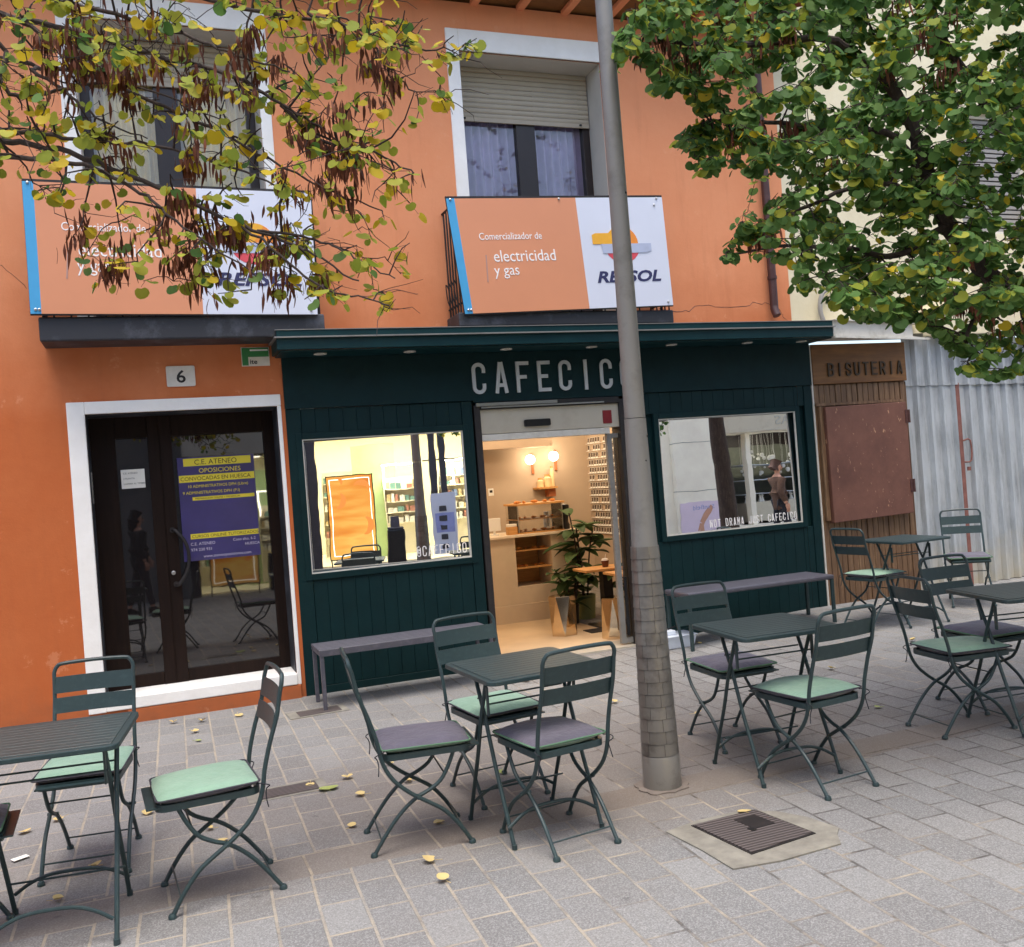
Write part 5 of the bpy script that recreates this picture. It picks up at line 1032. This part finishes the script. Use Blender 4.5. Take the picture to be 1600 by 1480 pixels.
for x in (12.6, 13.6, 14.6): mb = MB(); mb.box(x-.2, x+.2, OY-1.2, OY-.9, 2.67, 2.695); obj('unseen_ceiling_lamp', mb, 'shop_lamp', SB)
mb = MB(); mb.box(11.35, 12.0, J+.1, J+.12, 2.0, 2.3); obj('lit_card', mb, 'glow_poster', SB)
rg = random.Random(8)
for k in range(34):
    x, z = rg.uniform(12.4, 13.9), rg.uniform(1.55, 2.2); r = rg.uniform(.02, .06); mb = MB(); mb.lathe([(r*math.sin(math.pi*q/6), -r*math.cos(math.pi*q/6)) for q in range(1, 6)], 10); mb.tube([(0, 0, r*.8), (0, 0, 2.6-z)], .002, 4)
    o = obj('bauble', mb, 'white_plastic', None, smooth=True, loc=(x, OY-.62-rg.uniform(0, .2), z)); tag(o, 'small silver white ornament hanging in the jewellery window across the street, in the reflection', 'ornament', 'hanging ornaments in the reflected shop window')
for k in range(16):
    x = rg.uniform(12.4, 14.6); mb = MB(); mb.lathe([(.05, 0), (.035, .04), (.02, .12), (.045, .15), (.01, .19)], 10); o = obj('jewel_stand', mb, 'white_plastic', None, smooth=True, loc=(x, OY-.75, .951)); tag(o, 'small white jewellery bust on the display base across the street, in the reflection', 'jewellery stand', 'jewellery stands in the reflected shop window')
t = thing('lilac_poster', 'lilac poster of a hand on the stone pillar across the street, mirrored in the window', 'poster'); simple('lilac', rgb(226, 206, 222), .6, var=.06, scale=1.5); mb = MB(); mb.box(10.09, 11.19, OY+.125, OY+.135, .2, 1.10); obj('sheet', mb, 'lilac', t); text('lettering', 'Sunfield', .15, 'soft_violet', t, back(10.98, OY+.137, .92), .001, 1.25)
mb = MB(); mb.tube([(10.9, OY+.14, .98), (10.75, OY+.14, .80), (10.62, OY+.14, .62)], [.05, .06, .07], 10, M=None)
for k, (dx, dz) in enumerate(((-.10, -.17), (-.05, -.22), (.0, -.24), (.05, -.22))): mb.tube([(10.62+dx*.4, OY+.14, .62), (10.60+dx, OY+.14, .62+dz)], [.03, .018], 7)
bmf = obj('hand_picture', mb, 'skin', t, smooth=True); bmf.scale = (1, .02, 1); bmf.location.y = (OY+.137)*.98+.0
# people in the street behind the viewpoint
def skin_obj(name, V, E_, rad, mat, parent, root=0, sub=2):
    me = bpy.data.meshes.new(name); me.from_pydata(V, E_, []); o = bpy.data.objects.new(name, me); COL.objects.link(o)
    o.modifiers.new('skin', 'SKIN'); 
    for i, r in enumerate(rad): sv_ = me.skin_vertices[0].data[i]; sv_.radius = r if isinstance(r, tuple) else (r, r); sv_.use_root = (i == root)
    s_ = o.modifiers.new('sub', 'SUBSURF'); s_.levels = sub; s_.render_levels = sub
    dg = bpy.context.evaluated_depsgraph_get(); dg.update(); nm = bpy.data.meshes.new_from_object(o.evaluated_get(dg)); bpy.data.objects.remove(o); nm.name = name
    nm.materials.clear(); nm.materials.append(MATS[mat]); nm.polygons.foreach_set('use_smooth', [True]*len(nm.polygons)); o = bpy.data.objects.new(name, nm); COL.objects.link(o); o.parent = parent; return o
def person(loc, rz, label, coat, legs, hair, scale=1.0, stride=.22, beard=None, long_hair=False, arm=.12):
    # local frame: faces +x
    t = thing('person', label, 'person', loc, rz); t.scale = (scale,)*3; s = stride
    V = [(0, 0, .95), (0, 0, 1.12), (.0, 0, 1.30), (0, 0, 1.45), (.01, 0, 1.53), (.02, 0, 1.60), (.025, 0, 1.68), (.015, 0, 1.75),
         (0, .09, .92), (s*.55, .09, .50), (s, .09, .08), (s+.16, .09, .04), (0, -.09, .92), (-s*.3, -.09, .50), (-s*1.2, -.09, .10), (-s*1.2+.14, -.09, .035),
         (0, .17, 1.42), (-arm*.6, .23, 1.15), (arm*.2, .25, .92), (0, -.17, 1.42), (arm*.9, -.23, 1.16), (arm*2.2, -.22, .95)]
    E_ = [(0,1),(1,2),(2,3),(3,4),(4,5),(5,6),(6,7),(0,8),(8,9),(9,10),(10,11),(0,12),(12,13),(13,14),(14,15),(3,16),(16,17),(17,18),(3,19),(19,20),(20,21)]
    rad = [(.10,.14),(.10,.13),(.11,.15),(.08,.12),.05,(.065,.06),(.095,.075),(.07,.06),.085,.06,.042,.03,.085,.06,.042,.03,.055,.045,.035,.055,.045,.035]
    body = skin_obj('body', V, E_, rad, 'skin', t)
    # hands: palm and five fingers each
    for w_, sg in ((V[18], 1), (V[21], -1)):
        w_ = Vector(w_); mb = MB(); mb.tube([w_, w_+Vector((.012, 0, -.045)), w_+Vector((.018, 0, -.085))], [.022, .034, .032], 8)
        for k in range(4): q = w_+Vector((.018+(k-1.5)*.018, 0, -.08)); L = (.062, .074, .078, .066)[k]; mb.tube([q, q+Vector((.006, -sg*.008, -L*.5)), q+Vector((.004, -sg*.026, -L))], [.009, .008, .006], 6)
        q = w_+Vector((.04, 0, -.03)); mb.tube([q, q+Vector((.022, -sg*.012, -.03)), q+Vector((.024, -sg*.02, -.055))], [.010, .009, .007], 6); obj('hand', mb, 'skin', t, smooth=True)
    CV = [(0, 0, .80), (0, 0, 1.0), (0, 0, 1.15), (0, 0, 1.34), (0, 0, 1.475), (0, .165, 1.43), (-arm*.6, .235, 1.15), (arm*.15, .25, .96), (0, -.165, 1.43), (arm*.85, -.235, 1.16), (arm*2.1, -.22, .985)]
    skin_obj('coat', CV, [(0,1),(1,2),(2,3),(3,4),(4,5),(5,6),(6,7),(4,8),(8,9),(9,10)], [(.13,.19),(.135,.18),(.135,.17),(.15,.19),(.085,.10),.095,.075,.06,.095,.075,.06], coat, t, 1)
    skin_obj('trousers', [(0,0,.95),(0,.09,.90),(s*.55,.09,.50),(s*.98,.09,.12),(0,-.09,.90),(-s*.3,-.09,.50),(-s*1.18,-.09,.14)], [(0,1),(1,2),(2,3),(0,4),(4,5),(5,6)], [(.11,.15),.095,.075,.06,.095,.075,.06], legs, t, 0)
    for k, (x, y, z, r) in enumerate(((s, .09, 0, 0), (-s*1.2, -.09, 0, 0))):
        mb = MB(); mb.box(x-.08, x+.19, y-.045, y+.045, .005, .03); mb.prism([(x-.075, .03), (x-.075, .11), (x+.02, .12), (x+.12, .07), (x+.18, .05), (x+.185, .03)], y-.04, y+.04); obj('shoe', mb, 'shoe_black', t, bevel=.012)
    hv = [(-.02, 0, 1.72), (.0, 0, 1.765), (-.055, 0, 1.66)]+([(-.07, 0, 1.55), (-.075, 0, 1.45)] if long_hair else [(-.05, 0, 1.61)])
    skin_obj('hair', hv, [(i, i+1) for i in ([1, 0][::-1][:0])]+[(1, 0), (0, 2)]+[(i, i+1) for i in range(2, len(hv)-1)], [(.095,.085),(.05,.045),(.075,.085)]+([(.07,.09),(.05,.08)] if long_hair else [(.05,.07)]), hair, t, 0)
    mb = MB(); mb.tube([(.105, 0, 1.675), (.130, 0, 1.645), (.108, 0, 1.635)], [.010, .017, .010], 8); obj('nose', mb, 'skin', t, smooth=True)
    for sg in (1, -1):
        mb = MB(); mb.lathe([(.0115*math.sin(math.pi*q/6), -.0115*math.cos(math.pi*q/6)) for q in range(1, 6)], 8, (.106, sg*.03, 1.675)); obj('eye', mb, 'ink_black', t, smooth=True)
        mb = MB(); mb.tube([(.005, sg*.075, 1.645), (.0, sg*.09, 1.67), (.01, sg*.085, 1.69)], [.008, .012, .008], 6); obj('ear', mb, 'skin', t, smooth=True)
    mb = MB(); mb.tube([(.106, -.025, 1.612), (.114, 0, 1.61), (.106, .025, 1.612)], .006, 6); obj('mouth', mb, 'terracotta', t, smooth=True)
    if beard: skin_obj('beard', [(.07, 0, 1.60), (.075, 0, 1.565), (.07, 0, 1.535)], [(0,1),(1,2)], [(.055,.06),(.05,.055),(.03,.035)], beard, t, 0)
    return t
person((10.42, -8.05, gx(10, -8)), R(8), 'bearded person in a brown coat walking, mirrored in the right cafe window', 'coat_brown', 'trousers_dark', 'hair_brown', .97, .2, 'beard_grey')
person((-1.29, -9.0, 0), R(-20), 'dark-haired person in black walking, mirrored in the narrow glass of the brown door', 'coat_black', 'trousers_dark', 'coat_black', .95, .16, None, True)
# ------------------------------------------------------------------ trees (round-leaved, with hanging seed pods)
def grow(roots, attractors, rng, step=.16, wob=.05):
    """roots: polylines (lists of Vectors with radius); every attractor gets a curved twig from the nearest node of the growing skeleton"""
    nodes = [(p.copy(), r, k) for k, (pl, r0, r1) in enumerate(roots) for p, r in [(q, r0+(r1-r0)*i/max(1, len(pl)-1)) for i, q in enumerate(pl)]]
    twigs = []
    cen = sum((n[0] for n in nodes), Vector())/len(nodes)
    att = sorted(attractors, key=lambda a: min((a-n[0]).length for n in nodes))
    for a in att:
        best = min(nodes, key=lambda n: (a-n[0]).length+.5*max(0, .006-n[1])*60); p = best[0]; d = a-p; L = d.length
        if L < .04: continue
        n = max(3, int(L/step)+2); r0 = min(best[1]*.7, .0035+.0055*L); path = []
        side = Vector((rng.uniform(-1, 1), rng.uniform(-1, 1), rng.uniform(-.2, 1)))*L*.14
        for i in range(n+1):
            t = i/n; q = p+d*t+side*math.sin(math.pi*t)+Vector((rng.gauss(0, 1), rng.gauss(0, 1), rng.gauss(0, 1)))*wob*.25*math.sin(math.pi*t)*min(1, L)
            path.append(q)
        rs = [r0*(1-.65*i/n)+.0011 for i in range(n+1)]; twigs.append((path, rs)); nodes += [(path[i], rs[i], -1) for i in range(1, n+1)]
    return twigs
def pod_mesh(mb, p, L, ang, rng):
    d = Vector((rng.gauss(0, .13), rng.gauss(0, .13), -1)).normalized(); s = d.orthogonal().normalized(); s.rotate(Quaternion(d, ang)); n = d.cross(s); vs = []; prof = (.0, .55, 1, .9, .5, .0); bend = rng.uniform(-.12, .12)*L
    for i, w_ in enumerate(prof):
        t = i/5; c = p+d*L*t+n*bend*math.sin(math.pi*t); ww = w_*.006+.0005; vs += [c-s*ww, c+s*ww+n*.0015]
    mb.add(vs, [(2*i, 2*i+1, 2*i+3, 2*i+2) for i in range(5)])
def leafy(name, label, base, trunk, limbs, extra_limbs, attract, rng, per, lsize, mats, weights, npod, podlen, podmat, pod_at=None, low=None, group=None, bare=0):
    t = thing(name, label, 'tree', base); B = Vector(base); group and tag(t, group=group)
    tr = MB(); tr.tube([p-B for p in smooth_path(trunk[0], 4)], [trunk[1]+(trunk[2]-trunk[1])*i/(4*(len(trunk[0])-1)) for i in range(4*(len(trunk[0])-1)+1)], 14); obj('trunk', tr, 'bark', t, smooth=True)
    roots = []
    for pl, r0, r1 in limbs:
        sp = smooth_path(pl, 5); n = len(sp); sp = [p+Vector((rng.gauss(0, .004), rng.gauss(0, .004), rng.gauss(0, .004))) for p in sp]; roots.append((sp, r0, r1)); mb = MB(); mb.tube([p-B for p in sp], [r0+(r1-r0)*i/(n-1) for i in range(n)], 9); obj('branch', mb, 'bark', t, smooth=True)
    tw = grow(roots, attract, rng); tb = MB(); lf = MB(); pd = MB()
    for path, rs in tw:
        tb.tube([p-B for p in path], rs, 5, cap=False)
    allp = [(p, k, len(path)) for path, rs in tw for k, p in enumerate(path)]
    leaf_spots = []
    for path, rs in tw:
        n = len(path)
        for k in range(per):
            u = rng.uniform(.25, 1.0); i = min(int(u*(n-1)), n-2); f = u*(n-1)-i; q = path[i].lerp(path[i+1], f); leaf_spots.append(q)
    for q in leaf_spots:
        if rng.random() < .25: az_ = rng.uniform(0, 6.28)
        else: az_ = rng.gauss(-math.pi/2, 1.1)
        out = Vector((math.cos(az_), math.sin(az_), rng.uniform(-.5, .25))).normalized(); pet = rng.uniform(.015, .035); p2 = q+out*pet+Vector((0, 0, -.012))
        tb.tube([q-B, p2-B], .0009, 3, cap=False)
        # blade hangs outward and down from the stalk
        yd = (out*rng.uniform(.2, 1.0)+Vector((0, 0, -rng.uniform(.25, 1.2)))+Vector((rng.gauss(0, .35), rng.gauss(0, .35), 0))).normalized(); zd = (out+Vector((0, 0, rng.uniform(.2, 1.4)))+Vector((rng.gauss(0, .4), rng.gauss(0, .4), 0))); zd = (zd-yd*zd.dot(yd)).normalized(); xd = yd.cross(zd)
        M = Matrix(((xd.x, yd.x, zd.x, p2.x-B.x), (xd.y, yd.y, zd.y, p2.y-B.y), (xd.z, yd.z, zd.z, p2.z-B.z), (0, 0, 0, 1)))
        r = rng.random(); acc = 0; lf.cur = 0
        for mi, wt in enumerate(weights):
            acc += wt
            if r < acc: lf.cur = mi; break
        leaf_mesh(lf, M, lsize*rng.uniform(.62, 1.15), rng.uniform(-.05, .38), rng.uniform(-.3, .35), 11)
    for _ in range(bare):     # fine bare twigs
        p, k, n = rng.choice(allp); d = Vector((rng.gauss(.9, .7), rng.gauss(0, .7), rng.gauss(-.2, .5))).normalized()*rng.uniform(.05, .2); q = [p+d*u+Vector((rng.gauss(0, .012), rng.gauss(0, .012), rng.gauss(0, .012)-.02*u))*(u > 0) for u in (0, .33, .66, 1)]
        tb.tube([x-B for x in q], [.0022, .0018, .0014, .0008], 4, cap=False)
    obj('twigs', tb, 'twig', t); obj('crown', lf, mats, t, smooth=True, recalc=False)
    spots = pod_at if pod_at else [rng.choice(allp)[0] for _ in range(npod//7)]
    for s_ in spots:
        near = sorted(allp, key=lambda a: (a[0]-s_).length)[:3]; c = near[0][0]
        for _ in range(rng.randint(5, 10) if not pod_at else rng.randint(8, 15)):
            pt = rng.choice(near)[0]; p = pt+Vector((rng.gauss(0, .028), rng.gauss(0, .028), rng.uniform(-.03, .012))); pod_mesh(pd, p-B, podlen*rng.uniform(.55, 1.15), rng.uniform(0, 6.28), rng)
    obj('seed_pods', pd, podmat, t, recalc=False)
    return t
def inside(px, py, poly):
    c = False; j = len(poly)-1
    for i in range(len(poly)):
        xi, yi = poly[i]; xj, yj = poly[j]
        if (yi > py) != (yj > py) and px < (xj-xi)*(py-yi)/(yj-yi)+xi: c = not c
        j = i
    return c
def along(pl):   # surveyed branch: (pixel x, pixel y, metres ahead)
    return [at(*p) for p in pl]
# the right-hand tree: trunk stands right of the picture, its crown reaches in
rng = random.Random(21)
TB_ = Vector((6.62, -4.0, .1))
poly = [(925,85),(1000,-30),(1180,-90),(2050,-260),(2100,520),(1640,560),(1560,585),(1500,575),(1448,545),(1400,500),(1330,495),(1290,462),(1235,450),(1240,400),(1185,395),(1120,415),(1092,428),(1130,385),(1165,335),(1210,285),(1185,262),(1125,272),(1052,248),(1048,215),(1105,165),(1010,140),(1008,112),(935,108)]
att = []
while len(att) < 2000:
    px, py = rng.uniform(900, 2100), rng.uniform(-260, 600)
    if not inside(px, py, poly): continue
    d = rng.gauss(5.0, .55) if px > 1150 else rng.gauss(4.7, .3); d = max(3.9, min(6.3, d)); att.append(at(px, py, d))
for _ in range(150):     # crown beyond the frame
    att.append(TB_+Vector((rng.uniform(-3.2, 2.4), rng.uniform(-2.2, 2.0), rng.uniform(3.6, 6.6))))
J0 = Vector((6.55, -4.0, 2.5))
limbs = [([J0, at(1690, 510, 5.6), at(1600, 468, 5.3), at(1540, 425, 5.2), at(1500, 380, 5.1), at(1468, 330, 5.0), at(1440, 240, 5.0), at(1420, 190, 5.0), at(1385, 110, 4.9), at(1368, 60, 4.9)], .058, .026),
         ([at(1420, 190, 5.0), at(1390, 135, 4.95), at(1350, 95, 4.9), at(1290, 60, 4.8), at(1160, 72, 4.7), at(1040, 65, 4.65), at(960, 78, 4.6)], .03, .008),
         ([at(1468, 330, 5.0), at(1400, 215, 5.0), at(1300, 205, 4.9), at(1200, 190, 4.8), at(1110, 190, 4.7)], .022, .006),
         ([at(1480, 350, 5.0), at(1400, 400, 5.0), at(1330, 390, 4.9), at(1230, 385, 4.8), at(1130, 400, 4.7)], .02, .005),
         ([at(1480, 350, 5.0), at(1440, 300, 4.8), at(1350, 290, 4.75), at(1240, 330, 4.7), at(1180, 370, 4.65)], .02, .005),
         ([at(1560, 440, 5.2), at(1530, 480, 4.9), at(1510, 530, 4.8), at(1515, 560, 4.75)], .016, .005),
         ([J0+Vector((0, 0, .2)), at(1760, 300, 5.9), at(1640, 230, 5.6), at(1560, 180, 5.4), at(1470, 60, 5.2), at(1440, -60, 5.1)], .06, .02),
         ([J0+Vector((.05, 0, .3)), Vector((6.7, -4.1, 3.8)), Vector((7.0, -4.3, 5.0)), Vector((7.3, -4.4, 6.2))], .075, .02),
         ([Vector((6.7, -4.1, 3.7)), Vector((6.2, -4.9, 4.6)), Vector((5.2, -5.4, 5.3)), Vector((4.3, -5.7, 5.7))], .05, .012),
         ([Vector((6.7, -4.1, 3.6)), Vector((7.8, -3.5, 4.5)), Vector((8.7, -3.2, 5.2))], .045, .012)]
pods = [at(x+rng.gauss(0, 16), y+rng.gauss(0, 12), d) for x, y, d, n in ((1500, 430, 4.7, 7), (1490, 390, 4.75, 5), (1535, 455, 4.8, 5), (1010, 85, 4.6, 5), (1045, 78, 4.6, 5), (1090, 85, 4.65, 4), (1150, 70, 4.7, 4), (1200, 15, 4.7, 4), (1420, 60, 4.8, 5), (1460, 85, 4.8, 5), (1430, 20, 4.8, 4), (1310, 240, 4.8, 3), (1170, 190, 4.7, 4), (1185, 360, 4.7, 3), (1120, 25, 4.7, 3), (1260, 195, 4.8, 3)) for _ in range(n)]
leafy('judas_tree', 'dense green round-leaved tree at the right, its crown hiding the cream building', tuple(TB_), ([TB_+Vector((0, 0, -.1)), Vector((6.6, -4.0, 1.2)), Vector((6.56, -4.0, 2.0)), J0], .145, .10), limbs, None, att, rng, 13, .057, ['leaf_green', 'leaf_lime', 'leaf_yellow'], (.83, .155, .015), 0, .085, 'pod_tan', pods)
# the left-hand tree: sparser, turning yellow, boughs reach in from the left
rng = random.Random(33)
LB = Vector((-5.0, -4.6, 0)); K0 = Vector((-4.9, -4.5, 2.6)); K1 = Vector((-4.6, -4.5, 3.2))
BR = [([(-70,186,3.95),(0,206,3.9),(60,208,3.9),(128,219,3.85),(233,226,3.8),(330,250,3.8),(420,285,3.8),(470,320,3.8)], .0075, .0025),
      ([(-70,205,4.0),(0,219,3.95),(91,233,3.9),(190,270,3.85),(277,306,3.8),(365,347,3.75),(440,375,3.75),(492,398,3.7),(560,440,3.7)], .011, .003),
      ([(-70,225,3.9),(0,244,3.85),(80,250,3.8),(146,263,3.8),(220,300,3.75),(262,335,3.7),(330,385,3.7),(400,430,3.7)], .009, .0025),
      ([(-70,-10,4.3),(0,22,4.2),(109,47,4.1),(237,84,4.0),(365,120,3.95),(438,164,3.9),(500,200,3.9),(547,233,3.85)], .011, .003),
      ([(20,-60,4.2),(102,0,4.1),(180,22,4.05),(255,44,4.0),(330,72,3.95),(383,91,3.9),(450,112,3.9)], .008, .003),
      ([(230,-40,4.3),(328,0,4.2),(440,22,4.1),(560,47,4.05),(610,70,4.0),(693,77,4.0)], .011, .003),
      ([(480,20,4.1),(540,40,4.05),(580,70,4.05),(615,110,4.0),(640,140,4.0)], .007, .003),
      ([(438,164,3.9),(500,219,3.9),(545,228,3.85),(573,233,3.85),(610,250,3.85),(646,270,3.8)], .008, .003),
      ([(400,360,3.75),(470,370,3.75),(520,385,3.75),(555,405,3.7),(617,434,3.7)], .006, .0025),
      ([(365,347,3.75),(440,400,3.7),(500,449,3.7),(560,462,3.7),(609,478,3.7)], .006, .0025),
      ([(0,90,4.2),(50,110,4.15),(110,150,4.1),(160,190,4.05),(230,215,4.0)], .0075, .0025),
      ([(-60,40,4.0),(0,130,4.0),(40,150,4.0),(100,140,4.0),(170,130,3.95),(260,150,3.9),(350,190,3.9)], .0075, .0025),
      ([(0,22,4.2),(60,90,4.1),(140,120,4.05),(240,160,4.0),(330,200,3.95),(420,250,3.9),(520,300,3.9),(600,330,3.85)], .0075, .0025)]
limbs = [([K1, K1.lerp(at(*B_[0][0]), .5)+Vector((0, 0, .1))]+along(B_[0]), B_[1]+.006, B_[2]) if B_[0][0][0] <= 20 else (along(B_[0]), B_[1], B_[2]) for B_ in BR]
limbs += [([K1, Vector((-4.4, -4.6, 4.6)), Vector((-4.0, -4.9, 5.6))], .06, .015), ([K1, Vector((-5.6, -4.0, 4.2)), Vector((-6.4, -3.6, 5.2))], .05, .012), ([K1, Vector((-5.0, -5.4, 4.3)), Vector((-4.9, -6.3, 5.0))], .05, .012)]
polyL = [(-100,-120),(560,-120),(650,-60),(640,20),(770,70),(740,90),(700,95),(690,150),(715,175),(650,180),(640,260),(690,290),(640,300),(680,340),(610,345),(640,440),(600,490),(520,470),(480,480),(420,470),(330,462),(280,440),(170,440),(120,430),(100,350),(50,290),(0,270),(-100,260)]
att = []
while len(att) < 620:
    px, py = rng.uniform(-100, 770), rng.uniform(-120, 490)
    if not inside(px, py, polyL): continue
    if py > 300 and px < 250 and rng.random() < .55: continue
    if px > 560 and rng.random() < .25: continue
    att.append(at(px, py, rng.gauss(3.9, .22)))
att += [at(x, y, d) for x, y, d in ((160, 440, 3.7), (175, 415, 3.7), (110, 375, 3.75), (130, 330, 3.8), (610, 478, 3.7), (600, 430, 3.7), (745, 60, 4.0), (690, 160, 3.95), (650, 190, 3.95), (640, 60, 4), (660, 40, 4), (690, 100, 4), (720, 90, 4), (600, 340, 3.8), (640, 380, 3.75), (560, 410, 3.7))]
for _ in range(110): att.append(Vector((-4.9, -4.6, 4.6))+Vector((rng.uniform(-2.4, 1.4), rng.uniform(-2.0, 1.6), rng.uniform(-.8, 1.6))))
pods = [at(x+rng.gauss(0, 20), y+rng.gauss(0, 14), rng.gauss(3.85, .1)) for x, y, n in ((160, 110, 7), (130, 70, 6), (210, 120, 6), (300, 140, 6), (380, 90, 4), (260, 80, 5), (90, 110, 5), (360, 60, 4), (420, 70, 4), (540, 60, 4), (590, 95, 5), (560, 110, 3), (470, 200, 5), (500, 230, 5), (545, 250, 5), (480, 260, 4), (530, 290, 4), (380, 340, 6), (410, 350, 5), (340, 360, 4), (150, 360, 4), (155, 390, 4), (270, 320, 5), (290, 375, 5), (300, 420, 4), (430, 400, 4), (460, 430, 3), (200, 240, 3), (320, 250, 4), (60, 40, 4), (180, 30, 4), (510, 190, 4)) for _ in range(n)]
t = leafy('judas_tree', 'sparse yellowing round-leaved tree at the left, its podded boughs hanging before the left banner', tuple(LB), ([LB+Vector((0, 0, -.05)), Vector((-5.0, -4.55, 1.2)), K0, K1], .15, .09), limbs, None, att, rng, 3, .053, ['leaf_lime', 'leaf_yellow', 'leaf_green'], (.58, .34, .08), 0, .085, 'pod_brown', pods, bare=420)
